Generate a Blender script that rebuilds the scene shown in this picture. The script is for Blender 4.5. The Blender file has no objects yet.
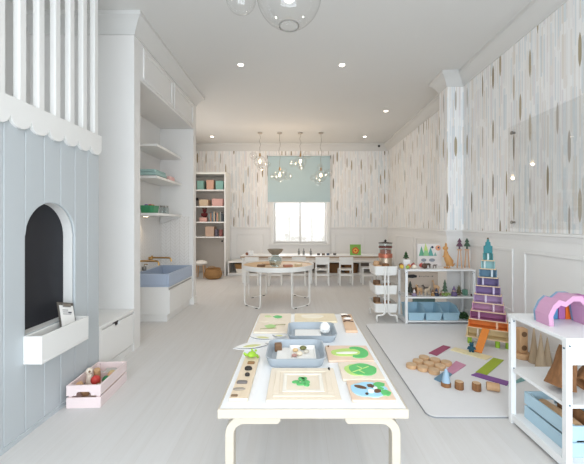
import bpy, bmesh, math, random
from mathutils import Vector, Matrix, Euler
random.seed(7)
S = bpy.context.scene
COL = S.collection
PI = math.pi
R = math.radians

# ------------------------------------------------------------------ materials
def lin(c):
    if isinstance(c, str):
        c = [int(c[i:i+2], 16)/255 for i in (0, 2, 4)]
    return tuple(x/12.92 if x <= .04045 else ((x+.055)/1.055)**2.4 for x in c)

class NT:
    def __init__(s, m):
        m.use_nodes = True
        s.t = m.node_tree; s.n = s.t.nodes; s.n.clear()
        s.out = s.n.new('ShaderNodeOutputMaterial')
    def new(s, typ, **kw):
        n = s.n.new(typ)
        for k, v in kw.items(): setattr(n, k, v)
        return n
    def link(s, a, b): s.t.links.new(a, b)
    def setin(s, sock, v):
        if isinstance(v, bpy.types.NodeSocket): s.link(v, sock)
        else: sock.default_value = v
    def math(s, op, a, b=0.0, c=0.0):
        n = s.new('ShaderNodeMath', operation=op)
        s.setin(n.inputs[0], a); s.setin(n.inputs[1], b); s.setin(n.inputs[2], c)
        return n.outputs[0]
    def mix(s, f, a, b, blend='MIX'):
        n = s.new('ShaderNodeMix', data_type='RGBA', blend_type=blend)
        s.setin(n.inputs[0], f)
        s.setin(n.inputs[6], a if isinstance(a, bpy.types.NodeSocket) else (*a, 1))
        s.setin(n.inputs[7], b if isinstance(b, bpy.types.NodeSocket) else (*b, 1))
        return n.outputs[2]
    def bsdf(s, color, rough=.5, metal=0.0, spec=.5):
        p = s.new('ShaderNodeBsdfPrincipled')
        s.setin(p.inputs['Base Color'], color if isinstance(color, bpy.types.NodeSocket) else (*color, 1))
        s.setin(p.inputs['Roughness'], rough); s.setin(p.inputs['Metallic'], metal)
        p.inputs['Specular IOR Level'].default_value = spec
        s.link(p.outputs[0], s.out.inputs[0])
        return p

MATS = {}
def paint(name, c, rough=.5, var=.04, scale=6, metal=0, bump=0, spec=.4):
    """plain painted / plastic / felt surface with a slight mottling"""
    if name in MATS: return MATS[name]
    m = bpy.data.materials.new(name); t = NT(m)
    c = lin(c)
    no = t.new('ShaderNodeTexNoise'); no.inputs['Scale'].default_value = scale; no.inputs['Detail'].default_value = 4
    tc = t.new('ShaderNodeTexCoord'); t.link(tc.outputs['Object'], no.inputs['Vector'])
    col = t.mix(no.outputs[0], tuple(x*(1-var) for x in c), tuple(min(1, x*(1+var)) for x in c))
    p = t.bsdf(col, rough, metal, spec)
    if bump:
        b = t.new('ShaderNodeBump'); b.inputs['Strength'].default_value = bump; b.inputs['Distance'].default_value = .004
        n2 = t.new('ShaderNodeTexNoise'); n2.inputs['Scale'].default_value = scale*12
        t.link(tc.outputs['Object'], n2.inputs['Vector'])
        t.link(n2.outputs[0], b.inputs['Height']); t.link(b.outputs[0], p.inputs['Normal'])
    MATS[name] = m
    return m

def wood(name, c1, c2, scale=(3, 30, 30), rough=.5, bump=.1):
    if name in MATS: return MATS[name]
    m = bpy.data.materials.new(name); t = NT(m)
    tc = t.new('ShaderNodeTexCoord'); mp = t.new('ShaderNodeMapping')
    mp.inputs['Scale'].default_value = scale
    t.link(tc.outputs['Object'], mp.inputs['Vector'])
    no = t.new('ShaderNodeTexNoise'); no.inputs['Scale'].default_value = 1.6; no.inputs['Detail'].default_value = 6
    no.inputs['Distortion'].default_value = .6
    t.link(mp.outputs[0], no.inputs['Vector'])
    col = t.mix(no.outputs[0], lin(c1), lin(c2))
    p = t.bsdf(col, rough)
    b = t.new('ShaderNodeBump'); b.inputs['Strength'].default_value = bump; b.inputs['Distance'].default_value = .003
    t.link(no.outputs[0], b.inputs['Height']); t.link(b.outputs[0], p.inputs['Normal'])
    MATS[name] = m
    return m

def weave(name, c1, c2, scale=60):
    if name in MATS: return MATS[name]
    m = bpy.data.materials.new(name); t = NT(m)
    tc = t.new('ShaderNodeTexCoord')
    w = t.new('ShaderNodeTexWave', bands_direction='Z'); w.inputs['Scale'].default_value = scale
    w.inputs['Distortion'].default_value = 4; w.inputs['Detail'].default_value = 2
    t.link(tc.outputs['Object'], w.inputs['Vector'])
    col = t.mix(w.outputs[0], lin(c1), lin(c2))
    p = t.bsdf(col, .8)
    b = t.new('ShaderNodeBump'); b.inputs['Strength'].default_value = .6; b.inputs['Distance'].default_value = .01
    t.link(w.outputs[0], b.inputs['Height']); t.link(b.outputs[0], p.inputs['Normal'])
    MATS[name] = m
    return m

def glass(name, tint=(1, 1, 1), edge=.6, base=.05, rough=.02, ior=1.45):
    """thin clear glass: see-through, with a Fresnel reflection"""
    if name in MATS: return MATS[name]
    m = bpy.data.materials.new(name); t = NT(m)
    tr = t.new('ShaderNodeBsdfTransparent'); tr.inputs[0].default_value = (*tint, 1)
    gl = t.new('ShaderNodeBsdfGlossy'); gl.inputs['Roughness'].default_value = rough
    fr = t.new('ShaderNodeLayerWeight'); fr.inputs[0].default_value = .5
    f = t.math('ADD', t.math('MULTIPLY', t.math('POWER', fr.outputs['Facing'], 4.0), edge), base)
    mx = t.new('ShaderNodeMixShader'); t.link(f, mx.inputs[0])
    t.link(tr.outputs[0], mx.inputs[1]); t.link(gl.outputs[0], mx.inputs[2])
    t.link(mx.outputs[0], t.out.inputs[0])
    MATS[name] = m
    return m

def emit(name, c, s):
    if name in MATS: return MATS[name]
    m = bpy.data.materials.new(name); t = NT(m)
    e = t.new('ShaderNodeEmission'); e.inputs[0].default_value = (*lin(c), 1); e.inputs[1].default_value = s
    t.link(e.outputs[0], t.out.inputs[0])
    MATS[name] = m
    return m

def floor_mat():
    m = bpy.data.materials.new('whitewashed planks'); t = NT(m)
    g = t.new('ShaderNodeNewGeometry'); sp = t.new('ShaderNodeSeparateXYZ'); t.link(g.outputs['Position'], sp.inputs[0])
    cb = t.new('ShaderNodeCombineXYZ'); t.link(sp.outputs[1], cb.inputs[0]); t.link(sp.outputs[0], cb.inputs[1])
    br = t.new('ShaderNodeTexBrick'); br.offset = .37
    br.inputs['Scale'].default_value = 1; br.inputs['Mortar Size'].default_value = .001
    br.inputs['Brick Width'].default_value = 1.7; br.inputs['Row Height'].default_value = .17
    br.inputs['Color1'].default_value = (*lin('dcdcdc'), 1); br.inputs['Color2'].default_value = (*lin('d6d6d5'), 1)
    br.inputs['Mortar'].default_value = (*lin('cdcac6'), 1)
    t.link(cb.outputs[0], br.inputs['Vector'])
    mp = t.new('ShaderNodeMapping'); mp.inputs['Scale'].default_value = (.9, 16, 1); t.link(cb.outputs[0], mp.inputs['Vector'])
    no = t.new('ShaderNodeTexNoise'); no.inputs['Scale'].default_value = 1.5; no.inputs['Detail'].default_value = 5; no.inputs['Distortion'].default_value = .8
    t.link(mp.outputs[0], no.inputs['Vector'])
    col = t.mix(t.math('MULTIPLY', no.outputs[0], .75), br.outputs[0], lin('c9c5c1'))
    t.bsdf(col, .5, spec=.4)
    return m

def wallpaper_mat():
    """white paper printed with thin vertical rounded strokes, pale ones and a few dark ones"""
    m = bpy.data.materials.new('stroke wallpaper'); t = NT(m)
    g = t.new('ShaderNodeNewGeometry'); sp = t.new('ShaderNodeSeparateXYZ'); t.link(g.outputs['Position'], sp.inputs[0])
    u0 = t.math('ADD', t.math('ADD', sp.outputs[0], sp.outputs[1]), 40.0); v0 = t.math('ADD', sp.outputs[2], 3.0)
    def layer(w, L, seed, half, length, spindle=False):
        """returns (mask, random colour value) for one layer of strokes"""
        uu = t.math('DIVIDE', u0, w); ci = t.math('FLOOR', uu)
        wn = t.new('ShaderNodeTexWhiteNoise', noise_dimensions='1D'); t.link(t.math('ADD', ci, seed), wn.inputs['W'])
        spc = t.new('ShaderNodeSeparateColor'); t.link(wn.outputs['Color'], spc.inputs[0])
        vv = t.math('ADD', t.math('DIVIDE', v0, L), spc.outputs[0]); ri = t.math('FLOOR', vv)
        cb = t.new('ShaderNodeCombineXYZ'); t.link(ci, cb.inputs[0])
        t.link(t.math('MULTIPLY', ri, 1.0), cb.inputs[1]); cb.inputs[2].default_value = seed
        w2 = t.new('ShaderNodeTexWhiteNoise', noise_dimensions='3D'); t.link(cb.outputs[0], w2.inputs['Vector'])
        s2 = t.new('ShaderNodeSeparateColor'); t.link(w2.outputs['Color'], s2.inputs[0])
        fu = t.math('SUBTRACT', t.math('FRACT', uu), t.math('ADD', .35, t.math('MULTIPLY', spc.outputs[1], .3)))
        fv = t.math('SUBTRACT', t.math('FRACT', vv), .5)
        hw = t.math('MULTIPLY', t.math('ADD', .55, t.math('MULTIPLY', s2.outputs[1], .6)), half)
        if spindle:
            qq = t.math('DIVIDE', t.math('ABSOLUTE', t.math('MULTIPLY', fv, L)), length/2)
            wid = t.math('MULTIPLY', hw, t.math('SUBTRACT', 1.0, t.math('POWER', qq, 3.5)))
            return t.math('LESS_THAN', t.math('ABSOLUTE', t.math('MULTIPLY', fu, w)), wid), s2.outputs[0], s2.outputs[2]
        dx = t.math('MULTIPLY', fu, w); dy = t.math('MAXIMUM', t.math('SUBTRACT', t.math('ABSOLUTE', t.math('MULTIPLY', fv, L)), t.math('SUBTRACT', length/2, hw)), 0.0)
        d = t.math('SQRT', t.math('ADD', t.math('MULTIPLY', dx, dx), t.math('MULTIPLY', dy, dy)))
        return t.math('LESS_THAN', d, hw), s2.outputs[0], s2.outputs[2]
    def ramp(v, stops):
        r = t.new('ShaderNodeValToRGB'); r.color_ramp.interpolation = 'CONSTANT'
        e = r.color_ramp.elements
        while len(e) < len(stops): e.new(.5)
        for el, (p, c) in zip(e, stops): el.position = p; el.color = (*lin(c), 1)
        t.link(v, r.inputs[0]); return r.outputs[0]
    pal = [(0, 'e6e5e3'), (.3, 'd9dee1'), (.45, 'e0dbd6'), (.6, 'd3dadd'), (.72, 'dcd6d7'), (.84, 'dbd4ca'), (.93, 'cdd3d6')]
    col = lin('ecebe9')
    col = t.mix(0.0, col, col)
    for (w, L, seed, half, ln) in ((.085, .56, 3.0, .021, .46), (.043, .47, 11.0, .010, .38), (.031, .6, 17.0, .005, .42)):
        mk, v, a = layer(w, L, seed, half, ln)
        col = t.mix(t.math('MULTIPLY', mk, .78), col, ramp(v, pal))
    mk, v, a = layer(.12, .62, 23.0, .017, .28, True)
    on = t.math('LESS_THAN', v, .5)
    dark = ramp(a, [(0, '8f8268'), (.25, 'b5ada3'), (.5, 'a99c83'), (.75, 'bfb4a2'), (.88, '857a68')])
    col = t.mix(t.math('MULTIPLY', mk, on), col, dark)
    t.bsdf(col, .6, spec=.3)
    return m

def tile_mat():
    m = bpy.data.materials.new('herringbone tile'); t = NT(m)
    g = t.new('ShaderNodeNewGeometry'); sp = t.new('ShaderNodeSeparateXYZ'); t.link(g.outputs['Position'], sp.inputs[0])
    u = t.math('ADD', sp.outputs[0], sp.outputs[1]); v = sp.outputs[2]
    # zig-zag rows: v shifted by a triangle wave of u
    tri = t.math('ABSOLUTE', t.math('SUBTRACT', t.math('FRACT', t.math('DIVIDE', u, .14)), .5))
    vv = t.math('ADD', v, t.math('MULTIPLY', tri, .14))
    f = t.math('FRACT', t.math('DIVIDE', vv, .05))
    gr = t.math('LESS_THAN', f, .09)
    g2 = t.math('LESS_THAN', t.math('FRACT', t.math('DIVIDE', u, .07)), .05)
    mk = t.math('MAXIMUM', gr, g2)
    col = t.mix(mk, lin('e3e0dc'), lin('c9c3bd'))
    t.bsdf(col, .25)
    return m

WHITE = paint('white paint', 'e6e5e2', .45, .012)
WALLW = paint('white wall paint', 'e0dedb', .6, .012)
CORNM = paint('shade-toned cornice', 'd0cfcc', .65, .01, 2)  # shade on the downward-facing cove is put into this greyer colour
CEIL = paint('ceiling paint', 'd8d7d4', .75, .01, 2)
WAINS = paint('wainscot paint', 'e4e3e1', .5, .01, 3)
WPAP = wallpaper_mat()
FLOOR = floor_mat()
TILE = tile_mat()
PLANK = paint('pale blue planks', 'bcc2c5', .5, .02, 3)
SHELFW = paint('white lacquer', 'eceded', .35, .01)
METALW = paint('white powder coat', 'e9e8e4', .35, .01)
BOARD = paint('chalkboard', '23242a', .55, .1, 8)
PINK = paint('pale pink paint', 'e9d8d7', .5, .02)
BIRCH = wood('birch', 'c6bdae', 'bcb2a1', (4, 40, 40), .45)
BIRCHY = wood('birch along y', 'ead9c2', 'dcc7aa', (40, 4, 40), .5)
PALEB = wood('pale plywood', 'efe4d3', 'e4d5bf', (20, 5, 20), .5)
OAK = wood('oak', 'b79a7a', '94775a', (3, 40, 40), .5)
TANW = wood('tan wood', 'd9b48c', 'bd9268', (20, 20, 5), .55)
DARKW = wood('brown wood', '8a6747', '5e432d', (20, 20, 6), .6)
BARK = wood('bark', 'a9774b', '5c3c24', (25, 25, 7), .8, .6)
GREYW = wood('greyish cone wood', 'bfa98d', '9f8a70', (25, 25, 6), .6)
WICK = weave('wicker', 'c99c66', '8f6538')
WICKD = weave('dark wicker', '9a7248', '664527')
BLUEBIN = paint('powder blue plastic', 'a9cbdb', .4, .015)
BLUECR = paint('powder blue crate paint', 'b4d0de', .5, .02)
SINKB = paint('blue grey sink', 'a9b6ca', .4, .02)
BRASS = paint('brass', 'b8925a', .28, .03, 6, 1)
CHROME = paint('chrome', 'c9c9c9', .2, .02, 6, 1)
STEEL = paint('grey steel', '9a9791', .35, .03, 6, 1)
BLACK = paint('black', '1c1b1b', .5, .05)
GREYTR = paint('grey tray', 'a5aeb6', .45, .02)
RUGM = paint('play mat', 'e2e2e3', .75, .02, 30, bump=.1)
BLIND = paint('sea green blind', 'b0c5ca', .8, .02, 4)
PAPER = paint('paper', 'f0efec', .7, .01)
GREEN = paint('leaf green', '62bd70', .6, .1, 30)
LIME = paint('lime green', '9cc43f', .55, .08, 20)
DGREEN = paint('dark green', '32502f', .8, .2, 40, bump=.4)
TEALD = paint('teal', '2f7f86', .5, .03)
GLASS = glass('clear glass', (.97, .97, .965), .8, .08)
VASEG = glass('vase glass', (.86, .9, .9), .7, .05)
LIPG = glass('glass lip', (.8, .8, .8), .5, .12)
PANE = glass('window glass', (1, 1, 1), .6, .02)
ACRYL = glass('acrylic', (.985, .988, .988), .8, .03)
def P(c, rough=.5):
    return paint('tint ' + c, c, rough, .04, 14)

# ------------------------------------------------------------------ mesh helpers
class MB:
    def __init__(s): s.b = bmesh.new()
    def _add(s, vs, fs):
        v = [s.b.verts.new(p) for p in vs]
        for f in fs:
            try: s.b.faces.new([v[i] for i in f])
            except ValueError: pass
        return s
    def box(s, x0, x1, y0, y1, z0, z1, M=None):
        vs = [Vector((x, y, z)) for z in (z0, z1) for y in (y0, y1) for x in (x0, x1)]
        if M: vs = [M @ v for v in vs]
        return s._add(vs, [(0,2,3,1), (4,5,7,6), (0,1,5,4), (2,6,7,3), (0,4,6,2), (1,3,7,5)])
    def cbox(s, c, d, M=None):
        return s.box(c[0]-d[0]/2, c[0]+d[0]/2, c[1]-d[1]/2, c[1]+d[1]/2, c[2]-d[2]/2, c[2]+d[2]/2, M)
    def loft(s, rings, cap0=True, cap1=True, closed=False):
        n = len(rings[0]); V = [[s.b.verts.new(p) for p in r] for r in rings]
        m = len(rings)
        for i in range(m if closed else m-1):
            a, b = V[i], V[(i+1) % m]
            for j in range(n):
                try: s.b.faces.new([a[j], a[(j+1) % n], b[(j+1) % n], b[j]])
                except ValueError: pass
        if not closed:
            if cap0: s.b.faces.new(V[0][::-1])
            if cap1: s.b.faces.new(V[-1])
        return s
    def lathe(s, prof, n=24, c=(0, 0, 0), cap=True, M=None):
        rings = []
        for r, z in prof:
            ring = [Vector((c[0]+max(r, .0003)*math.cos(2*PI*k/n), c[1]+max(r, .0003)*math.sin(2*PI*k/n), c[2]+z)) for k in range(n)]
            if M: ring = [M @ v for v in ring]
            rings.append(ring)
        return s.loft(rings, cap, cap)
    def tube(s, pts, r, n=10):
        """a round bar along a polyline; r may be a list"""
        pts = [Vector(p) for p in pts]; m = len(pts)
        rr = r if isinstance(r, (list, tuple)) else [r]*m
        rings = []; up = None
        for i, p in enumerate(pts):
            d = (pts[min(i+1, m-1)]-pts[max(i-1, 0)]).normalized()
            if up is None:
                up = Vector((0, 0, 1)) if abs(d.z) < .9 else Vector((1, 0, 0))
            a = d.cross(up).normalized(); b = a.cross(d).normalized(); up = b
            rings.append([p+(a*math.cos(2*PI*k/n)+b*math.sin(2*PI*k/n))*rr[i] for k in range(n)])
        return s.loft(rings)
    def sphere(s, c, r, n=16, m=10, sc=(1, 1, 1), M=None):
        rings = []
        for i in range(m+1):
            t = -PI/2+PI*i/m
            rad = max(math.cos(t), .002)*r
            ring = [Vector((c[0]+rad*math.cos(2*PI*k/n)*sc[0], c[1]+rad*math.sin(2*PI*k/n)*sc[1], c[2]+r*math.sin(t)*sc[2])) for k in range(n)]
            if M: ring = [M @ v for v in ring]
            rings.append(ring)
        return s.loft(rings)
    def prism(s, poly, axis, a0, a1, M=None):
        """poly: 2D points; axis 'x' -> (y,z), 'y' -> (x,z), 'z' -> (x,y)"""
        def mk(p, a):
            v = {'x': (a, p[0], p[1]), 'y': (p[0], a, p[1]), 'z': (p[0], p[1], a)}[axis]
            v = Vector(v); return M @ v if M else v
        return s.loft([[mk(p, a0) for p in poly], [mk(p, a1) for p in poly]])
    def sweep(s, path, prof):
        """profile (d,z) carried along a polyline in plan; d points to the left of travel, corners mitred"""
        pts = [Vector(p).to_2d() for p in path]; rings = []
        for i, p in enumerate(pts):
            d0 = (p-pts[i-1]).normalized() if i else None
            d1 = (pts[i+1]-p).normalized() if i < len(pts)-1 else None
            n0 = Vector((-d0.y, d0.x)) if d0 else None; n1 = Vector((-d1.y, d1.x)) if d1 else None
            if n0 is None: nn = n1
            elif n1 is None: nn = n0
            else:
                nn = (n0+n1).normalized(); nn = nn/max(nn.dot(n0), .2)
            rings.append([Vector((p.x+nn.x*d, p.y+nn.y*d, z)) for d, z in prof])
        return s.loft(rings)
    def rrect(s, levels, r, c=(0, 0), cap0=True, cap1=True, n=5):
        """loft of rounded rectangles: levels = (w, l, z)"""
        rings = []
        for w, l, z in levels:
            ring = []
            for (sx, sy, a0) in ((1, 1, 0), (-1, 1, PI/2), (-1, -1, PI), (1, -1, 1.5*PI)):
                for k in range(n+1):
                    a = a0+PI/2*k/n
                    ring.append(Vector((c[0]+sx*(w/2-r)+r*math.cos(a), c[1]+sy*(l/2-r)+r*math.sin(a), z)))
            rings.append(ring)
        return s.loft(rings, cap0, cap1)
    def build(s, name, mat, parent=None, loc=None, bevel=0, smooth=True, rot=None):
        b = s.b
        bmesh.ops.recalc_face_normals(b, faces=b.faces)
        me = bpy.data.meshes.new(name); b.to_mesh(me); b.free()
        me.materials.append(mat)
        o = bpy.data.objects.new(name, me); COL.objects.link(o)
        if loc is not None: o.location = loc
        if rot is not None: o.rotation_euler = rot
        if parent: o.parent = parent
        if smooth:
            me.polygons.foreach_set('use_smooth', [True]*len(me.polygons))
            me.set_sharp_from_angle(angle=R(35))
        if bevel:
            md = o.modifiers.new('bevel', 'BEVEL'); md.width = bevel; md.segments = 2; md.limit_method = 'ANGLE'; md.angle_limit = R(40)
        return o

def tag(o, label, cat, group=None, kind=None):
    o['label'] = label; o['category'] = cat
    if group: o['group'] = group
    if kind: o['kind'] = kind
    return o
def thing(name, label, cat, loc=(0, 0, 0), rotz=0, group=None):
    o = bpy.data.objects.new(name, None); COL.objects.link(o)
    o.location = loc; o.rotation_euler = (0, 0, rotz); o.empty_display_size = .05
    return tag(o, label, cat, group)
def struct(name, mb, mat, bevel=0, parent=None):
    o = mb.build(name, mat, parent, bevel=bevel)
    if parent is None: o['kind'] = 'structure'
    return o
def dup(root, loc, rotz=None, label=None):
    def cp(o, par):
        c = o.copy(); COL.objects.link(c)
        if par: c.parent = par
        for ch in list(o.children): cp(ch, c)
        return c
    r = cp(root, None); r.location = loc
    if rotz is not None: r.rotation_euler = (0, 0, rotz)
    if label: r['label'] = label
    return r
def rot(ax, a): return Matrix.Rotation(a, 4, ax)

# ------------------------------------------------------------------ place constants (metres)
EYE = 1.25; FPX = 340.0; VX, VY = 297.0, 223.5
CH = 3.28                      # ceiling height
XR, XF = 2.25, 2.32            # right wall of the near room / of the far room
YF = 8.70                      # far wall
XL = -1.6                      # face of playhouse and alcove
def onz(px, py, z=0.0):
    d = (EYE-z)*FPX/(py-VY); return ((px-VX)/FPX*d, d)

# ------------------------------------------------------------------ camera
cam = bpy.data.cameras.new('camera'); cam.sensor_width = 36; cam.lens = FPX/584*36
cam.shift_x = -(VX-292)/584; cam.shift_y = (VY-232)/584; cam.clip_start = .05
co = bpy.data.objects.new('camera', cam); COL.objects.link(co)
co.location = (0, 0, EYE); co.rotation_euler = (PI/2, 0, 0)
S.camera = co

# ------------------------------------------------------------------ shell
struct('floor', MB().box(-2.75, 2.5, -1.6, 9.0, -.1, 0), FLOOR)
struct('ceiling', MB().box(-2.75, 2.5, -1.6, 9.0, CH, CH+.1), CEIL)
WX0, WX1, WZ0, WZ1 = -.60, .76, .74, 2.94       # far window opening
w = MB()
w.box(XR, XR+.2, -1.6, 4.6, 0, CH)
struct('wall_right', w, WPAP)
w = MB(); w.box(2.03, 2.5, 4.6, 4.85, 0, CH); struct('wall_pier', w, WPAP)
w = MB(); w.box(XF, XF+.15, 4.85, YF, 0, CH); struct('wall_far_right', w, WPAP)
w = MB()
w.box(-2.75, WX0, YF, YF+.28, 0, CH); w.box(WX1, 2.5, YF, YF+.28, 0, CH)
w.box(WX0, WX1, YF, YF+.28, 0, WZ0); w.box(WX0, WX1, YF, YF+.28, WZ1, CH)
struct('wall_far', w, WPAP)
# left side: outer wall, with an unseen opening added in the far room for a fill light
w = MB()
w.box(-2.75, -2.62, -1.6, 6.0, 0, CH); w.box(-2.75, -2.62, 7.6, YF, 0, CH)
w.box(-2.75, -2.62, 6.0, 7.6, 0, .8); w.box(-2.75, -2.62, 6.0, 7.6, 2.7, CH)
struct('wall_left', w, WALLW)
# wall behind the camera with wide garden doors
w = MB()
w.box(-2.75, -1.7, -1.6, -1.4, 0, CH); w.box(2.1, 2.5, -1.6, -1.4, 0, CH); w.box(-1.7, 2.1, -1.6, -1.4, 2.85, CH)
struct('wall_back', w, WALLW)
fr = MB()
for x in (-1.7, -.47, .80, 2.04): fr.box(x, x+.06, -1.54, -1.48, 0, 2.85)
fr.box(-1.7, 2.1, -1.54, -1.48, 2.79, 2.85); fr.box(-1.7, 2.1, -1.54, -1.48, 0, .06)
d = struct('door_1', fr, WHITE)

CORN = [(0, 3.10), (.012, 3.10), (.016, 3.125), (.03, 3.15), (.05, 3.185), (.08, 3.22), (.11, 3.24), (.11, CH), (0, CH)]
cpath = [(XR, -1.4), (XR, 4.6), (2.03, 4.6), (2.03, 4.85), (XF, 4.85), (XF, YF), (-2.62, YF)]
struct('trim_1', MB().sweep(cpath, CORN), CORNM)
RAIL = [(0, 1.085), (.012, 1.085), (.014, 1.10), (.022, 1.115), (.022, 1.13), (.034, 1.14), (.034, 1.158), (.012, 1.165), (0, 1.165)]
WNS = [(0, .0), (.008, .0), (.008, 1.09), (0, 1.09)]
BASE = [(.008, 0), (.026, 0), (.026, .10), (.016, .125), (.008, .125)]
rp = [(XR, -1.4), (XR, 4.6), (2.03, 4.6), (2.03, 4.85), (XF, 4.85), (XF, YF), (WX1+.09, YF)]
rp2 = [(WX0-.09, YF), (-1.68, YF)]
struct('trim_2', MB().sweep(rp, RAIL).sweep(rp2, RAIL), WAINS)
struct('trim_3', MB().sweep(rp, WNS).sweep([(WX1+.1, YF), (WX0-.1, YF)], [(0, 0), (.008, 0), (.008, .70), (0, .70)]).sweep(rp2, WNS), WAINS)
struct('baseboard_right', MB().sweep(rp, BASE), WAINS)
def frame_on(mb, axis, at, a0, a1, z0, z1, sgn, wd=.028, t=.014):
    lo, hi = (at, at+sgn*t) if sgn > 0 else (at+sgn*t, at)
    for (b0, b1, c0, c1) in ((a0, a1, z0, z0+wd), (a0, a1, z1-wd, z1), (a0, a0+wd, z0+wd, z1-wd), (a1-wd, a1, z0+wd, z1-wd)):
        if axis == 'x': mb.box(lo, hi, b0, b1, c0, c1)
        else: mb.box(b0, b1, lo, hi, c0, c1)
pm = MB()
for y0, y1 in ((3.52, 4.42), (1.95, 3.355), (.4, 1.79)): frame_on(pm, 'x', XR-.008, y0, y1, .33, .985, -1)
for y0, y1 in ((5.05, 6.6), (6.75, 7.95)): frame_on(pm, 'x', XF-.008, y0, y1, .33, .985, -1)
for x0, x1 in ((-1.55, -.85), (.95, 1.6), (1.7, 2.2)): frame_on(pm, 'y', YF-.008, x0, x1, .45, .985, -1)
struct('trim_4', pm, WAINS, bevel=.004)

# window in the far wall
wm = MB()
YW = YF+.12
for (x0, x1, z0, z1) in ((WX0, WX0+.05, WZ0, WZ1), (WX1-.05, WX1, WZ0, WZ1), (WX0+.05, WX1-.05, WZ0, WZ0+.05), (WX0+.05, WX1-.05, WZ1-.05, WZ1), (.055, .105, WZ0+.05, WZ1-.05)):
    wm.box(x0, x1, YW, YW+.06, z0, z1)
win = struct('window_1', wm, WHITE, bevel=.004)
MB().box(WX0+.05, WX1-.05, YW+.03, YW+.034, WZ0+.05, WZ1-.05).build('window_glass', PANE, win)
ar = MB()
for (x0, x1, z0, z1) in ((WX0-.085, WX0, WZ0-.02, WZ1+.05), (WX1, WX1+.085, WZ0-.02, WZ1+.05), (WX0, WX1, WZ1, WZ1+.05)): ar.box(x0, x1, YF-.03, YF, z0, z1)
ar.build('window_casing', WHITE, win, bevel=.005)
MB().box(WX0-.1, WX1+.1, YF-.06, YW, WZ0-.035, WZ0).build('window_sill', WHITE, win, bevel=.005)
# pale garden wall outside, far behind the glass
struct('wall_garden', MB().box(-4, 4, 12.0, 12.2, -.1, 1.5), paint('garden wall', 'e9e6e0', .8))
struct('ground_outside', MB().box(-6, 6, 9.0, 16, -.2, -.1), paint('paving', 'cfcac2', .8))

bl = thing('roller_blind', 'sea green roller blind pulled half down over the far window', 'blind', (.05, YF-.05, 1.775))
MB().box(-.79, .79, -.004, 0, .02, 1.15).build('blind_fabric', BLIND, bl)
MB().box(-.79, .79, -.012, .008, 0, .022).build('bottom_bar', WHITE, bl, bevel=.003)
MB().tube([(-.80, 0, 1.165), (.80, 0, 1.165)], .026).build('roller_tube', BLIND, bl)
for sx in (-1, 1): MB().box(sx*.80-.01, sx*.80+.01, -.03, .05, 1.13, 1.2).build('bracket', STEEL, bl)

# ------------------------------------------------------------------ left alcove wall and crown
w = MB()
w.box(-2.62, XL, 3.34, 3.47, 0, CH)                 # pier facing the camera
w.box(-2.24, -2.11, 3.47, 5.25, 0, CH)              # alcove back wall
w.box(-2.62, XL, 5.25, 5.38, 0, CH)                 # far cheek
w.box(-1.66, XL, 3.47, 5.25, 2.71, CH)              # header
w.box(-2.11, -1.66, 3.47, 5.25, 2.71, 2.74)         # alcove soffit
struct('wall_alcove', w, WALLW)
tl = MB()
tl.box(-2.11, -2.102, 3.47, 5.25, .55, 1.36); tl.box(-2.102, -1.66, 5.242, 5.25, .55, 1.36)
struct('wall_tiles', tl, TILE)
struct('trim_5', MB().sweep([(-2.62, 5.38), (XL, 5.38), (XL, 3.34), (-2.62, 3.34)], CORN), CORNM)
hp = MB()
for y0, y1 in ((3.53, 4.36), (4.42, 5.22)): frame_on(hp, 'x', XL, y0, y1, 2.745, 3.07, 1, .035, .014)
struct('trim_6', hp, WALLW, bevel=.003)
struct('baseboard_left', MB().sweep([(-1.66, 5.25), (-1.66, 5.38)], [(0, 0), (-.012, 0), (-.012, .12), (0, .12)]).box(XL-.06, XL+.012, 5.24, 5.392, 0, .12), WHITE)

# floating shelves in the alcove
SHL = []
for z, lb in ((2.265, 'highest white floating shelf over the alcove sink, bare'), (1.86, 'middle white alcove shelf carrying the folded felts'), (1.385, 'lowest white alcove shelf just above the brass taps')):
    sh = thing('floating_shelf', lb, 'shelf', (-1.945, 4.78, z), group='alcove shelves')
    MB().box(-.165, .17, -.47, .462, -.032, 0).build('shelf_board', WHITE, sh, bevel=.003)
    for yy in (.44,) if z < 1.5 else ():
        MB().prism([(-.15, -.032), (.13, -.032), (.13, -.05), (.09, -.06), (.02, -.075), (-.10, -.13), (-.15, -.13)], 'y', yy-.02, yy+.02).build('bracket', WHITE, sh, bevel=.002)
    SHL.append(sh)

# things on the alcove shelves
for k, (dz, c, lb) in enumerate(((0, '2f5751', 'dark green folded felt at the bottom of the alcove pile'), (.022, 'a9c4c0', 'teal folded felt in the middle of the alcove pile'), (.06, '9dbab6', 'sea green folded felt topping the alcove pile'))):
    h = (.022, .038, .035)[k]
    o = MB().rrect([(.25-.01*k, .40-.02*k, 0), (.25-.01*k, .40-.02*k, h)], .03).build('folded_felt', P(c, .9), None, (-1.945, 4.62-.02*k, 1.86+dz), bevel=.008)
    tag(o, lb, 'cloth', 'folded felts on the alcove shelf')
o = MB().rrect([(.24, .2, 0), (.24, .2, .07)], .03).build('folded_felt', P('e3b9b3', .9), None, (-1.935, 4.97, 1.86), bevel=.01)
tag(o, 'pink folded felt beside the teal pile in the alcove', 'cloth', 'folded felts on the alcove shelf')
bk = thing('toy_basket', 'green basket of bright toys on lowest alcove shelf', 'basket', (-1.95, 4.5, 1.385))
MB().rrect([(.16, .2, 0), (.19, .23, .1), (.18, .22, .1), (.15, .19, .006)], .04).build('basket_body', P('3f8f63'), bk)
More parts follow.
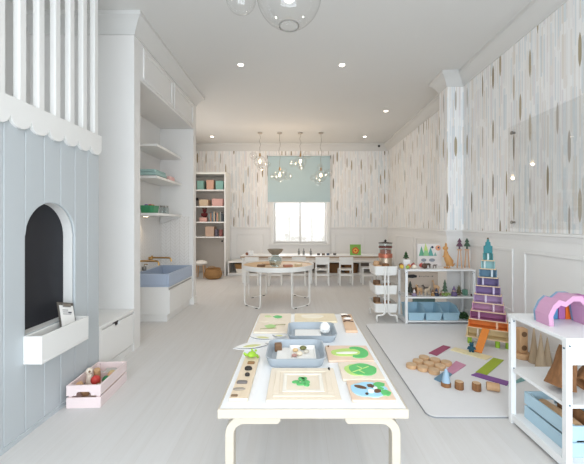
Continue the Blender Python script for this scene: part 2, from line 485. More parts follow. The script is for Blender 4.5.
for k, c in enumerate(('c8403c', 'e3bf3f', 'd9622f', '7a4fa0')):
    o = MB().cbox((0, 0, .026), (.036, .032, .052)).build('toy_block', P(c), None, (-1.925 if k < 3 else -1.975, 4.455+.04*(k % 3), 1.392+.06), bevel=.004)
    tag(o, ('red', 'yellow', 'orange', 'purple')[k]+' toy block poking out of the green alcove basket', 'toy block', 'blocks in the green basket')
    o.location.z = 1.3925
    o.scale.z = 2.1
for k, (y, lb) in enumerate(((4.93, 'clear glass jar beside the green basket in the alcove'), (5.05, 'clear glass jar nearest the far end of the alcove shelf'))):
    j = thing('glass_jar', lb, 'jar', (-1.95, y, 1.385), group='glass jars in the alcove')
    MB().lathe([(.04, 0), (.045, .01), (.045, .085), (.035, .1)], 18).build('jar_body', VASEG, j)
    MB().lathe([(.037, .1), (.037, .125)], 18).build('jar_lid', STEEL, j)
pk = thing('cabinet_light', 'small round warm light under the lowest alcove shelf', 'light', (-2.0, 4.5, 1.353))
MB().lathe([(.035, -.012), (.035, 0)], 20).build('light_body', WHITE, pk)
MB().lathe([(.028, -.0135), (.028, -.0125)], 20).build('light_lens', emit('warm lens', 'ffe2b5', 14), pk)

# sink unit
su = thing('sink_cabinet', 'low white sink cabinet with drawers under the blue trough', 'cabinet', (-1.87, 4.805, 0))
MB().box(-.23, .235, -.49, .435, .09, .445).build('cabinet_body', WHITE, su, bevel=.003)
MB().box(-.23, .215, -.47, .435, 0, .09).build('plinth', WHITE, su)
for y0, y1 in ((-.485, -.03), (-.025, .43)):
    dr = MB().box(.235, .252, y0, y1, .10, .40).build('drawer_front', WHITE, su, bevel=.003)
    MB().box(.236, .242, y0+.01, y1-.01, .402, .42).build('finger_groove', P('a9a6a1'), dr)
sk = thing('trough_sink', 'blue grey trough sink on the white alcove cabinet', 'sink', (-1.865, 4.805, .445))
MB().box(-.225, .245, -.50, .437, 0, .02).build('sink_floor', SINKB, sk)
wl = MB()
wl.box(.215, .245, -.50, .437, .02, .165); wl.box(-.225, -.195, -.50, .437, .02, .165)
wl.box(-.195, .215, -.50, -.47, .02, .165); wl.box(-.195, .215, .407, .437, .02, .165)
wl.build('sink_walls', SINKB, sk, bevel=.006)
MB().lathe([(.028, 0), (.028, .004)], 16, (0, .0, .02)).build('drain', CHROME, sk)
for y, lb in ((4.48, 'brass wall tap over the near end of the trough'), (4.92, 'brass wall tap over the far end of the trough')):
    tp = thing('wall_tap', lb, 'tap', (-2.102, y, .755), group='brass taps over the trough')
    MB().tube([(.012, 0, 0), (.24, 0, 0), (.27, 0, -.008), (.28, 0, -.03), (.28, 0, -.055)], .0125).build('spout', BRASS, tp)
    MB().lathe([(.032, 0), (.032, .012), (.02, .016)], 18, M=rot('Y', PI/2)).build('wall_plate', BRASS, tp)
    hd = MB().lathe([(.022, 0), (.022, .03), (.014, .045)], 14, (0, -.09, 0), M=None)
    hd.b.transform(rot('Y', PI/2)) if False else bmesh.ops.transform(hd.b, matrix=Matrix.Translation((0, -.09, 0)) @ rot('Y', PI/2) @ Matrix.Translation((0, .09, 0)), verts=hd.b.verts)
    hd.build('tap_handle', BRASS, tp)
so = thing('soap_dispenser', 'squat steel soap dispenser on the near edge of the trough', 'dispenser', (-2.075, 4.62, .61))
MB().lathe([(.024, 0), (.028, .02), (.026, .05), (.012, .06), (.008, .075)], 18).build('bottle', STEEL, so)
MB().tube([(0, 0, .07), (0, 0, .085), (.04, 0, .085), (.045, 0, .078)], .006).build('pump_spout', BRASS, so)

# ------------------------------------------------------------------ playhouse
ph = thing('playhouse', 'pale blue planked playhouse with arched window and white scalloped top', 'playhouse', (XL, 2.748, 0))
PW = .149
fac = MB()
def arch_z(y):
    r = 1.5*PW; t = max(0, r*r-(y-2.2265)**2); return 1.16+math.sqrt(t)
SILL = .59
for k in range(-11, 5):
    y0 = 2.003+k*PW; y1 = y0+PW
    if 0 <= k <= 2:
        fac.box(-.02, 0, y0-2.748, y1-2.748, .0, SILL)
        n = 12
        bot = [(y0+(y1-y0)*i/n-2.748, arch_z(y0+(y1-y0)*i/n)) for i in range(n+1)]
        fac.prism(bot+[(y1-2.748, 1.86), (y0-2.748, 1.86)], 'x', -.02, 0)
    else:
        fac.box(-.02, 0, y0-2.748, y1-2.748, 0, 1.86)
fac.build('plank_facade', PLANK, ph, bevel=.007)
lining = MB()
arc = [(2.003, SILL), (2.003, 1.16)] + [(2.2265-1.5*PW*math.cos(PI*i/24), 1.16+1.5*PW*math.sin(PI*i/24)) for i in range(1, 24)] + [(2.45, 1.16), (2.45, SILL)]
n = len(arc)
out = [(2.2265+(y-2.2265)*1.06, z+(.012 if z > 1.16 else 0)) for y, z in arc]
for i in range(n-1):
    a, b, c, d_ = arc[i], arc[i+1], out[i+1], out[i]
    lining.prism([(q[0]-2.748, q[1]) for q in (a, b, c, d_)], 'x', -.085, -.0205)
lining.box(-.085, -.0205, 2.003-2.748, 2.45-2.748, SILL-.015, SILL)
lining.build('window_lining', WHITE, ph, smooth=False)
MB().box(-.10, -.086, 1.96-2.748, 2.49-2.748, .55, 1.42).build('chalkboard', BOARD, ph)
MB().box(-.12, -.021, -.03, 0, 0, 1.95).build('end_post', PLANK, ph)
bx = MB()
Y0, Y1 = 1.985-2.748, 2.432-2.748
bx.box(0, .11, Y0, Y1, .425, .44); bx.box(.095, .11, Y0, Y1, .44, .59)
bx.box(.0, .095, Y0, Y0+.015, .44, .59); bx.box(.0, .095, Y1-.015, Y1, .44, .59); bx.box(0, .012, Y0+.015, Y1-.015, .44, .59)
bx.build('window_box', WHITE, ph, bevel=.003)
sc = []
SP = .1455
yend = 0.0
for k in range(16):
    c0 = yend-k*SP
    for i in range(0, 9):
        a = PI*i/8
        sc.append((c0-SP/2+SP/2*math.cos(a)*.985, 1.85-.058*math.sin(a)))
top = [(sc[-1][0], 1.955), (yend, 1.955)]
MB().prism(sc+top, 'x', .0, .022).build('scalloped_trim', WHITE, ph, bevel=.003)
MB().box(-.06, .0, yend-16*SP, yend, 1.86, 1.955).build('top_beam', WHITE, ph)
for k in range(15):
    yy = yend-.002-k*SP
    MB().box(-.045, -.004, yy-.052, yy, 1.955, CH).build('slat', WHITE, ph, bevel=.006)
MB().box(.0, .008, yend-16*SP, yend, 0, .028).build('base_strip', PLANK, ph)

cb = thing('clipboard', 'small clipboard with white sheet leaning in the playhouse window box', 'clipboard', (-1.512, 2.275, .446), 0)
T = rot('Z', R(0)) @ rot('Y', R(0))
M1 = rot('Y', R(-21)) @ rot('X', R(-17)) @ Matrix.Translation((.0, .0, .023))
MB().box(-.004, .004, -.07, .07, .0, .262, M1).build('board', P('5b5650'), cb)
MB().box(.005, .006, -.063, .063, .01, .24, M1).build('paper_sheet', PAPER, cb)
pr = MB()
for i in range(3): pr.box(.0063, .0068, -.04, .01+.012*i, .205-.014*i, .209-.014*i, M1)
pr.box(.0063, .0068, .01, .04, .185, .195, M1)
pr.build('printed_marks', P('4a4a55'), cb)
MB().box(.006, .014, -.035, .035, .228, .252, M1).build('clip', STEEL, cb, bevel=.002)

# storage bench beside the playhouse
sb = thing('storage_bench', 'white alcove bench with one big drawer beside the playhouse', 'bench', (XL, 3.045, 0))
MB().box(-.50, -.02, -.29, .293, .06, .385).build('bench_body', WHITE, sb)
MB().box(-.50, .0, -.29, .293, .385, .41).build('bench_seat', WHITE, sb, bevel=.004)
MB().box(-.50, -.015, -.29, .293, 0, .06).build('plinth', WHITE, sb)
dr = MB().prism([(-.25, .075), (.285, .075), (.285, .37), (.03, .37), (.02, .342), (-.045, .342), (-.055, .37), (-.25, .37)], 'x', -.019, -.001).build('drawer_front', WHITE, sb, bevel=.002)
MB().box(-.0195, -.0185, -.06, .035, .338, .384).build('hand_slot', BLACK, dr)
MB().box(-.02, .0, -.29, -.255, .0, .385).build('stile', WHITE, sb)

# ------------------------------------------------------------------ crates
def crate(name, label, loc, w, l, h, mat, rotz=0, t=.012):
    c = thing(name, label, 'crate', loc, rotz)
    MB().box(-w/2+t, w/2-t, -l/2+t, l/2-t, 0, t).build('crate_floor', mat, c)
    hs = h*.46
    for sy in (-1, 1):
        y0, y1 = (-l/2, -l/2+t) if sy < 0 else (l/2-t, l/2)
        MB().box(-w/2, w/2, y0, y1, 0, hs).build('end_slat', mat, c, bevel=.002)
        z0 = h-hs; a = .048
        MB().prism([(-w/2, z0), (-a, z0), (-a, z0+.014), (-a+.012, z0+.026), (a-.012, z0+.026), (a, z0+.014), (a, z0), (w/2, z0), (w/2, h), (-w/2, h)], 'y', y0, y1).build('end_slat', mat, c, bevel=.002)
    for sx in (-1, 1):
        x0, x1 = (-w/2, -w/2+t) if sx < 0 else (w/2-t, w/2)
        for z0 in (0, h-hs):
            MB().box(x0, x1, -l/2+t, l/2-t, z0, z0+hs).build('side_slat', mat, c, bevel=.002)
    for sx in (-1, 1):
        for sy in (-1, 1):
            MB().cbox((sx*(w/2-t-.010), sy*(l/2-t-.010), h*.49), (.02, .02, h*.94)).build('corner_post', mat, c)
    return c
crate('wooden_crate', 'pale pink slatted crate of wooden toys on the floor by the playhouse', (-1.456, 2.50, 0), .226, .40, .155, PINK, R(3))
def at_crate(dx, dy):
    v = rot('Z', R(3)) @ Vector((dx, dy, 0)); return (-1.456+v.x, 2.50+v.y)
# loose toys in the pink crate
for k, (dx, dy, z_, r, ln, c, lb, tl_) in enumerate((
        (-.060, -.10, .085, .021, .13, TANW, 'tan log with pale cut end in near left corner of pink crate', 30),
        (.0, -.145, .020, .020, .09, DARKW, 'brown stick lying behind the hand hole of the pink crate', 80),
        (.060, -.11, .085, .017, .12, BARK, 'rough brown stick standing right of centre in the pink crate', 25),
        (-.055, .08, .080, .023, .14, TANW, 'thick tan log towards the back of the pink crate', 20))):
    x, y = at_crate(dx, dy)
    M2 = rot('Z', R(3+(90 if k == 1 else 12*(k-1)))) @ rot('X', R(tl_ if k != 1 else 90))
    o = MB().lathe([(r*.95, -ln/2), (r, -ln/2+.004), (r, ln/2-.004), (r*.95, ln/2)], 14, M=M2).build('wooden_stick', c, None, (x, y, 0))
    zmin = min(v.co.z for v in o.data.vertices); o.location.z = .014-zmin
    tag(o, lb, 'stick', 'sticks in the pink crate')
for k, (dx, dy, r, z_, c, lb) in enumerate(((.0, -.045, .033, .082, 'c4403a', 'red wooden ball in the pink crate'), (.062, -.02, .028, .075, '2f7a4c', 'green wooden ball in the pink crate'), (.055, .06, .032, .055, 'e0b184', 'peach wooden ball in the pink crate'), (.03, .135, .034, .04, 'd8c08e', 'straw coloured wooden ball towards the back of pink crate'))):
    x, y = at_crate(dx, dy)
    b_ = thing('peg_doll', lb.replace('ball', 'peg doll'), 'peg doll', (x, y, .014), group='peg dolls in the pink crate')
    MB().lathe([(r*.8, 0), (r*.85, z_*.5), (r*.5, z_)], 14).build('peg_body', P('d9b48c'), b_)
    MB().sphere((0, 0, z_+r*.75), r, 14, 8).build('peg_head', P(c), b_)
lh = thing('ladybird_peg', 'peg shaped figure with dark spot by back rim of pink crate', 'toy', (*at_crate(-.066, -.005), .014))
MB().lathe([(.022, 0), (.026, .07), (.018, .13), (.012, .135)], 14).build('peg_body', P('e4d6c6'), lh)
MB().sphere((0, 0, .155), .024).build('peg_head', P('e9dccb'), lh)
MB().sphere((.012, -.018, .158), .008).build('spot', DARKW, lh)

# ------------------------------------------------------------------ white play table (bent birch legs)
ZT = .58
tb = thing('activity_table', 'long low white table on bent birch legs in the foreground', 'table', (.058, 1.87, 0))
MB().box(-.337, .337, -.637, .637, ZT-.006, ZT).build('table_top', paint('white laminate', 'eceef0', .3, .008), tb)
eb = MB()
eb.box(-.345, .345, -.645, -.637, ZT-.034, ZT); eb.box(-.345, .345, .637, .645, ZT-.034, ZT)
eb.box(-.345, -.337, -.637, .637, ZT-.034, ZT); eb.box(.337, .345, -.637, .637, ZT-.034, ZT)
eb.box(-.337, .337, -.637, .637, ZT-.034, ZT-.006)
eb.build('edge_band', BIRCH, tb, bevel=.002)
def bent_leg(sx):
    t = .032; xo = .322; xi = .118; zt = ZT-.034; r = .07
    outer = [(xo-r+r*math.sin(PI/2*i/8), zt-r+r*math.cos(PI/2*i/8)) for i in range(9)]
    ri = r-t
    inner = [(xo-r+ri*math.sin(PI/2*i/8), zt-r+ri*math.cos(PI/2*i/8)) for i in range(9)]
    poly = [(xi, zt)]+outer+[(xo, 0), (xo-t, 0)]+inner[::-1]+[(xi+.01, zt-t), (xi, zt-t+.012)]
    return [(sx*x, z) for x, z in poly]
for sx in (-1, 1):
    for y0 in (-.625, .575):
        MB().prism(bent_leg(sx), 'y', y0, y0+.05).build('leg', BIRCH, tb, bevel=.003)

ZT += .0008
# ---- things on the table
def tray(label, x, y, w, l, h):
    o = MB().rrect([(w-.03, l-.03, 0), (w-.004, l-.004, h-.004), (w, l, h), (w-.012, l-.012, h), (w-.044, l-.044, .006)], .045).build('serving_tray', GREYTR, None, (x, y, ZT))
    return tag(o, label, 'tray', 'grey trays on the white table')
tray('grey tray nearer the front edge, holding printed white box and brown cube', -.006, 1.70, .285, .275, .045)
tray('grey tray further back on the white table, holding a crumpled paper ball', .087, 2.03, .285, .27, .042)
def slab(name, label, cat, mat, x, y, z, w, l, h, rz=0, group=None, bev=.0015):
    o = MB().cbox((0, 0, h/2), (w, l, h)).build(name, mat, None, (x, y, z), bevel=bev, rot=(0, 0, rz))
    return tag(o, label, cat, group)
slab('paper_card', 'blank white card lying in the near grey tray', 'card', PAPER, -.064, 1.722, ZT+.0065, .075, .16, .006)
o = slab('wooden_cube', 'brown wooden cube in far left corner of near grey tray', 'cube', DARKW, -.098, 1.775, ZT+.0065, .036, .036, .036, R(8))
pb = thing('picture_box', 'open white box of shells and pebbles in the near grey tray', 'box', (.022, 1.695, ZT+.0068))
MB().box(-.055, .065, -.07, .09, 0, .004).build('box_floor', PAPER, pb)
q = MB(); q.box(-.055, .065, -.075, -.07, 0, .022); q.box(-.055, .065, .09, .095, 0, .022); q.box(-.06, -.055, -.075, .095, 0, .022); q.box(.065, .07, -.075, .095, 0, .022)
q.build('box_rim', PAPER, pb)
MB().box(.005, .06, -.066, -.045, .004, .008).build('printed_strip', P('9aa0a6'), pb)
for k, (dx, dy, r, c, lb) in enumerate(((-.03, .05, .013, 'd8b98b', 'tan pebble at far left in the white picture box'), (-.01, .0, .015, 'e3d6c0', 'cream pebble in the middle of the white picture box'), (.025, .03, .013, 'c9c1b4', 'grey pebble at right of the white picture box'), (.01, .075, .015, '6f7045', 'olive pebble at the far side of the white picture box'), (-.035, -.02, .012, 'b98f86', 'rosy pebble near the left rim of white picture box'), (-.03, -.055, .01, '6a6a6a', 'dark grey pebble in near left corner of picture box'))):
    o = MB().sphere((0, 0, 0), r, 12, 7, (1.2, 1, .7)).build('pebble', P(c), None, (.022+dx, 1.695+dy, ZT+.0112+r*.7))
    tag(o, lb, 'pebble', 'pebbles in the white picture box')
slab('paper_card', 'blank white card lying in the far grey tray', 'card', PAPER, .065, 2.04, ZT+.0065, .155, .14, .006)
cr = MB().sphere((0, 0, 0), .032, 16, 10)
for v in cr.b.verts: v.co *= 1+random.uniform(-.12, .1)
tag(cr.build('paper_ball', PAPER, None, (.168, 2.04, ZT+.0068+.036), smooth=False), 'crumpled white paper ball at right in the far grey tray', 'paper ball')

def blob(mb, pts, z0, z1):
    mb.prism(pts, 'z', z0, z1)
def ellipse(cx, cy, a, b, rz=0, n=20, wob=0):
    o = []
    for k in range(n):
        t = 2*PI*k/n; rr = 1+wob*math.sin(5*t+1)+wob*.6*math.sin(8*t)
        x, y = a*rr*math.cos(t), b*rr*math.sin(t)
        o.append((cx+x*math.cos(rz)-y*math.sin(rz), cy+x*math.sin(rz)+y*math.cos(rz)))
    return o
# large nesting-square puzzle
pz = thing('puzzle_board', 'large square plywood puzzle with green leaf centre at near table edge', 'puzzle', (.025, 1.407, ZT))
MB().rrect([(.282, .284, 0), (.282, .284, .012)], .008).build('board', PALEB, pz, bevel=.002)
for s_, wd in ((.235, .022), (.165, .016)):
    q = MB()
    for (x0, x1, y0, y1) in ((-s_/2, s_/2, -s_/2, -s_/2+wd), (-s_/2, s_/2, s_/2-wd, s_/2), (-s_/2, -s_/2+wd, -s_/2+wd, s_/2-wd), (s_/2-wd, s_/2, -s_/2+wd, s_/2-wd)): q.box(x0, x1, y0, y1, .012, .0155)
    q.build('square_ring', PALEB if s_ > .2 else P('ece6da'), pz, bevel=.002)
q = MB()
for (x, y, a, b, r) in ((-.03, .0, .016, .010, .3), (-.005, .022, .013, .02, .4), (.012, .0, .016, .012, -.3), (-.008, -.018, .02, .011, .2), (.014, -.026, .012, .012, 0), (.005, .03, .012, .012, 0)): blob(q, ellipse(x, y, a, b, r, 14, .06), .0125, .0165)
q.build('leaf_pieces', GREEN, pz)
MB().lathe([(.004, 0), (.005, .008), (.003, .012)], 10, (.118, .118, .012)).build('knob', BLACK, pz)

def puzzle(label, x, y, w, l, mat, pieces, knob=None):
    p = thing('puzzle_board', label, 'puzzle', (x, y, ZT), group='puzzle boards on the white table')
    MB().rrect([(w, l, 0), (w, l, .011)], .008).build('board', mat, p, bevel=.0015)
    for k, (nm, c, polys) in enumerate(pieces):
        q = MB()
        for po in polys: blob(q, po, .0105, .0135+.0008*k)
        q.build(nm, P(c) if isinstance(c, str) else c, p)
    if knob: MB().lathe([(.004, 0), (.005, .007)], 10, (*knob, .011)).build('knob', DARKW, p)
    return p
PB = wood('peach plywood', 'edd6c2', 'e0c3ab', (20, 5, 20), .5)
cshape = [(.045+.055*math.cos(t), .0+.075*math.sin(t)) for t in [(-2.2+4.4*i/14) for i in range(15)]] + [(.03+.03*math.cos(t), .0+.04*math.sin(t)) for t in [(2.0-4.0*i/12) for i in range(13)]]
puzzle('peach puzzle board with pale green leaf and curled green rim, behind two others', .262, 1.735, .222, .20, PB,
       [('pale_leaf', 'bddc7a', [ellipse(-.01, 0, .08, .05, .1, 18, .03)]), ('green_curl', GREEN, [cshape]), ('white_bar', 'f2f1ea', [ellipse(-.01, -.012, .055, .014, .05, 14)])], (-.095, .08))
puzzle('peach puzzle board with one round green leaf, middle of three on the right', .284, 1.527, .18, .178, PALEB,
       [('pale_leaf_edge', 'b9dc7e', [ellipse(-.02, 0, .05, .058, .2, 18, .03)]), ('green_leaf', GREEN, [ellipse(.012, .004, .062, .062, .1, 20, .03)]), ('leaf_veins', 'c5e38c', [[(-.035, -.03), (.045, .028), (.042, .033), (-.04, -.025)], [(-.01, -.012), (.01, -.04), (.014, -.038), (-.004, -.008)], [(.01, .004), (-.01, .035), (-.005, .036), (.016, .008)]])])
puzzle('peach puzzle board with blue pond and brown animals, at the right near corner', .289, 1.347, .165, .158, PB,
       [('blue_pond', 'a9d8ee', [ellipse(-.004, 0, .072, .06, 0, 24, .04)]), ('green_patch', GREEN, [ellipse(.045, .038, .024, .02, .3, 14, .1), ellipse(.055, -.028, .02, .022, 0, 14, .1), ellipse(.04, .005, .016, .014, 0, 12, .1)]), ('brown_animal', '6b4a33', [ellipse(-.035, .016, .026, .012, -.5, 12)]), ('brown_animal', '6b4a33', [ellipse(.008, .025, .014, .014, 0, 10, .1)]), ('brown_animal', '6b4a33', [ellipse(.025, -.018, .016, .012, .4, 12, .1)]), ('brown_dot', '4b3a30', [ellipse(-.02, -.04, .006, .006, 0, 8)]), ('white_patch', 'f4f4f0', [ellipse(.0, -.02, .012, .012), ellipse(.022, .002, .008, .008)])])
# two leaf boards and a plain board at the far end
puzzle('cream puzzle board with single green leaf in far left table corner', -.155, 2.385, .225, .21, PALEB, [('green_leaf', GREEN, [ellipse(.02, .01, .03, .035, .5, 12, .1)]), ('pale_leaf', 'c9d9a0', [ellipse(-.05, .02, .025, .02, 0, 10, .1)])])
puzzle('cream puzzle board with green leaf and twig, second from far left corner', -.16, 2.165, .215, .20, PALEB, [('green_leaf', 'a8cf86', [ellipse(-.01, .01, .035, .035, .3, 12, .1)]), ('twig', '8f8a5a', [[(.01, .03), (.085, .045), (.085, .05), (.01, .036)], [(-.07, -.05), (.03, -.03), (.03, -.025), (-.07, -.045)]])])
puzzle('wide plain birch board along the far edge of the table', .128, 2.39, .29, .20, wood('honey plywood', 'efe3c8', 'e6d4b0', (20, 5, 20), .5), [('pale_inlay', 'f2e9d6', [ellipse(-.02, .02, .08, .05, 0, 20, .03)])])
# cut paper leaves, one edge dark
def leaf_poly(a, b, n=10):
    up = [(-a+2*a*i/n, b*math.sin(PI*i/n)**.8) for i in range(n+1)]
    dn = [(a-2*a*i/n, -b*math.sin(PI*i/n)**.8*.8) for i in range(1, n)]
    return up+dn
for k, (lb, x, y, a, b, rz, zz_) in enumerate((
        ('big white leaf cutting overhanging the left table edge', -.245, 1.85, .10, .055, .35, 0),
        ('white leaf cutting touching the corner of the near grey tray', -.13, 1.905, .05, .04, .25, 0),
        ('white leaf cutting with yellow centre left of the far grey tray', -.20, 1.985, .08, .045, -.25, 0),
        ('small white leaf cutting right beside the far grey tray', -.105, 2.005, .045, .036, -.3, .0045))):
    lf = thing('paper_leaf', lb, 'paper leaf', (x, y, ZT+(.0 if k < 3 else .0048)), rz, 'cut paper leaves')
    MB().prism(leaf_poly(a, b), 'z', 0, .003).build('leaf_sheet', PAPER, lf)
    n_ = 10; q = MB()
    e = [(-a+2*a*i/n_, -b*math.sin(PI*i/n_)**.8*.8) for i in range(n_+1)]
    q.prism(e+[(p[0], p[1]+.009*math.sin(PI*(i_+.6)/(n_+1.2))) for i_, p in reversed(list(enumerate(e)))], 'z', .003, .0042)
    q.build('dark_edge', P('565a68'), lf)
    MB().prism(leaf_poly(a*.5, b*.35), 'z', .003, .0044).build('yellow_centre', P('cfcf8e'), lf)
# long plank with little figures, left
LZ = ZT+.0148
lp = slab('display_plank', 'long birch plank holding little figures along the left table edge', 'plank', BIRCHY, -.220, 1.485, ZT, .07, .42, .014)
fg = thing('toy_frog', 'small bright green frog at far end of the left plank', 'toy frog', (-.222, 1.665, LZ), R(160))
MB().sphere((0, 0, .014), .02, 14, 8, (1, 1.3, .7)).build('frog_body', LIME, fg)
q = MB()
for sx in (-1, 1): q.sphere((sx*.01, -.024, .026), .006, 10, 6)
q.build('frog_eyes', LIME, fg)
for sx in (-1, 1):
    MB().tube([(sx*.015, .012, .012), (sx*.032, .016, .02), (sx*.034, -.002, .003)], .005, 8).build('hind_leg', LIME, fg)
    MB().tube([(sx*.013, -.012, .012), (sx*.024, -.022, .003)], .004, 8).build('front_leg', LIME, fg)
for nm, lb, y, dx, a, b, h, c in (('wooden_token', 'brown square token just in front of the green frog', 1.593, .005, .017, .011, .008, '8d6a44'), ('beetle_figure', 'largest black beetle on the left plank', 1.525, .002, .017, .012, .014, '2b2723'), ('beetle_figure', 'small round black beetle on the left plank', 1.465, .006, .011, .011, .011, '2d2825'), ('wooden_token', 'dark grey bar shaped token on the left plank', 1.397, -.006, .022, .009, .009, '6c6664'), ('wooden_token', 'pale grey flat oval token on the left plank', 1.342, -.008, .025, .010, .005, '9b9184'), ('wooden_token', 'brown little block at the near end of the left plank', 1.292, -.018, .013, .007, .004, '7a6248')):
    o = MB()
    pw = 6 if 'bar' in lb or 'square' in lb or 'block' in lb else 2
    pts = [(math.copysign(abs(math.cos(t))**(2/pw), math.cos(t))*a, math.copysign(abs(math.sin(t))**(2/pw), math.sin(t))*b) for t in [2*PI*k/20 for k in range(20)]]
    o.loft([[Vector((x*s, yy*s, z)) for x, yy in pts] for s, z in ((.96, 0), (1, h*.3), (.9, h*.75), (.55, h))])
    o = o.build(nm, P(c), None, (-.22+dx, y, LZ)); tag(o, lb, 'token' if nm == 'wooden_token' else 'beetle')
# plank at far right with twigs and shells
slab('display_plank', 'short birch plank with shells and twigs at far right table corner', 'plank', wood('peach birch', 'e6c7ab', 'd9b390', (40, 4, 40), .5), .345, 2.27, ZT, .072, .38, .014, R(-3))
for k, (dx, y, a, b, c, lb) in enumerate(((-.01, 2.41, .028, .016, 'efe7da', 'cream shell at far end of the right plank'), (.0, 2.31, .028, .016, 'efe9e0', 'cream shell in the middle of the right plank'), (.015, 2.365, .014, .010, '6e5a4d', 'small brown seed pod between the two cream shells'))):
    o = MB().sphere((0, 0, 0), 1, 14, 8, (a, b, .009)).build('sea_shell' if k < 2 else 'seed_pod', P(c), None, (.343+dx, y, LZ+.009)); tag(o, lb, 'shell' if k < 2 else 'seed pod')
for k, (y, dx, lb) in enumerate(((2.255, -.0, 'dark forked twig lying across the right plank'), (2.385, .02, 'thin dark twig beside the farthest shell'))):
    o = MB(); o.tube([(-.035, 0, .004), (-.01, .006, .008), (.03, -.004, .005)], [.005, .004, .003], 8)
    o.tube([(-.01, .006, .008), (.01, .022, .006)], [.004, .002], 6) if k == 0 else None
    o = o.build('twig', P('5c4334'), None, (.343+dx-(.015 if k else 0), y, LZ)); tag(o, lb, 'twig', 'twigs on the right plank')
    o.location.z -= min(v.co.z for v in o.data.vertices)

# ------------------------------------------------------------------ round activity table
RT = thing('round_table', 'round white tray topped table on looped wire legs mid room', 'table', (-.305, 5.45, 0))
RZ = .607; RR = .575
MB().lathe([(RR-.02, RZ-.07), (RR, RZ-.065), (RR, RZ), (RR-.008, RZ+.004), (RR-.016, RZ), (RR-.018, RZ-.03)], 56, cap=False).build('tray_rim', METALW, RT)
MB().lathe([(.0, RZ-.05), (RR-.017, RZ-.05), (RR-.017, RZ-.02), (.0, RZ-.02)], 56).build('wood_inset', wood('inset wood', 'd9b98f', 'c7a276', (4, 20, 20), .5), RT)
for k in range(4):
    a = PI/4+k*PI/2
    rad = Vector((math.cos(a), math.sin(a), 0)); tan = Vector((-math.sin(a), math.cos(a), 0)); up = Vector((0, 0, 1))
    c = rad*.515; hw = .19
    pts = [c+tan*hw*1.02+up*(RZ-.052)]
    for i in range(6): t = PI/2*i/5; pts.append(c+tan*(hw-.05+.05*math.cos(t))+up*(.058-.05*math.sin(t)))
    for i in range(6): t = PI/2*i/5; pts.append(c-tan*(hw-.05+.05*math.sin(t))+up*(.058-.05*math.cos(t)))
    pts.append(c-tan*hw*1.02+up*(RZ-.052))
    lg = MB().tube(pts, .011, 10).build('leg', METALW, RT)
    q = MB()
    for s_ in (-1, 1): q.cbox(tuple(c+tan*(s_*.12)+up*.004), (.05, .05, .008))
    q.build('foot_pads', BLACK, lg)
RS = RZ-.0192
vs = thing('glass_vase', 'round clear glass vase on the round table', 'vase', (-.335, 5.25, RS))
MB().lathe([(.05, 0), (.085, .03), (.1, .08), (.092, .13), (.06, .165), (.05, .18), (.046, .18), (.056, .163), (.086, .128), (.094, .08), (.08, .034), (.046, .008)], 28, cap=False).build('vase_body', VASEG, vs)
MB().lathe([(.05, 0), (.05, .006)], 20).build('vase_base', VASEG, vs)
o = MB().lathe([(.05, 0), (.06, .006), (.10, .045), (.125, .085), (.118, .085), (.095, .05), (.055, .014), (.0, .012)], 28).build('wooden_bowl', paint('grey brown bowl', '8f8677', .6, .12, 20), None, (-.335, 5.25, RS+.1808)); tag(o, 'grey brown bowl balanced on the glass vase', 'bowl')
for k, (x, y, d, c, lb) in enumerate(((-.55, 5.22, (.12, .08, .03), DARKW, 'brown wooden block at left on the round table'), (-.14, 5.2, (.13, .09, .035), P('b9806a'), 'reddish wooden block right of the vase'), (-.46, 5.5, (.2, .1, .02), TANW, 'tan wooden slab behind the vase on the round table'), (.02, 5.35, (.09, .09, .03), P('e8d8b8'), 'cream wooden block at right on the round table'))):
    slab('wooden_block', lb, 'block', c, x, y, RS, *d, R(15*k), 'blocks on the round table', .004)

# ------------------------------------------------------------------ far room: bench, long table, chairs, bookcase
lb_ = thing('cubby_bench', 'low white cubby bench along the far wall', 'bench', (.33, 8.385, 0))
MB().box(-1.98, 1.97, -.285, .285, .315, .345).build('bench_top', WHITE, lb_, bevel=.003)
MB().box(-1.98, 1.97, -.285, .285, .03, .06).build('bench_floor', WHITE, lb_)
MB().box(-1.98, 1.97, -.26, .28, 0, .03).build('plinth', WHITE, lb_)
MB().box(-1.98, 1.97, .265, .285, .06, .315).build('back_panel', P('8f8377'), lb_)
for i in range(6):
    x = -1.97+i*.786
    MB().box(x-.012, x+.012, -.285, .265, .06, .315).build('divider', WHITE, lb_)
for x, c2, lb in ((-1.32, True, 'wicker basket with white base in the bench cubby by the bookcase'), (.927, False, 'dark wicker basket in bench cubby behind the two right chairs'), (1.305, False, 'dark wicker basket in bench cubby at the right end')):
    b = thing('storage_basket', lb, 'basket', (x, 8.30, .0608))
    MB().rrect([(.34, .3, .1), (.37, .33, .21), (.35, .31, .21), (.33, .29, .1)], .08).build('basket_weave', WICK if c2 else WICKD, b)
    MB().rrect([(.31, .27, 0), (.34, .30, .1), (.33, .29, .1), (.30, .26, .01)], .08).build('basket_base', P('e8e2d8') if c2 else WICKD, b)

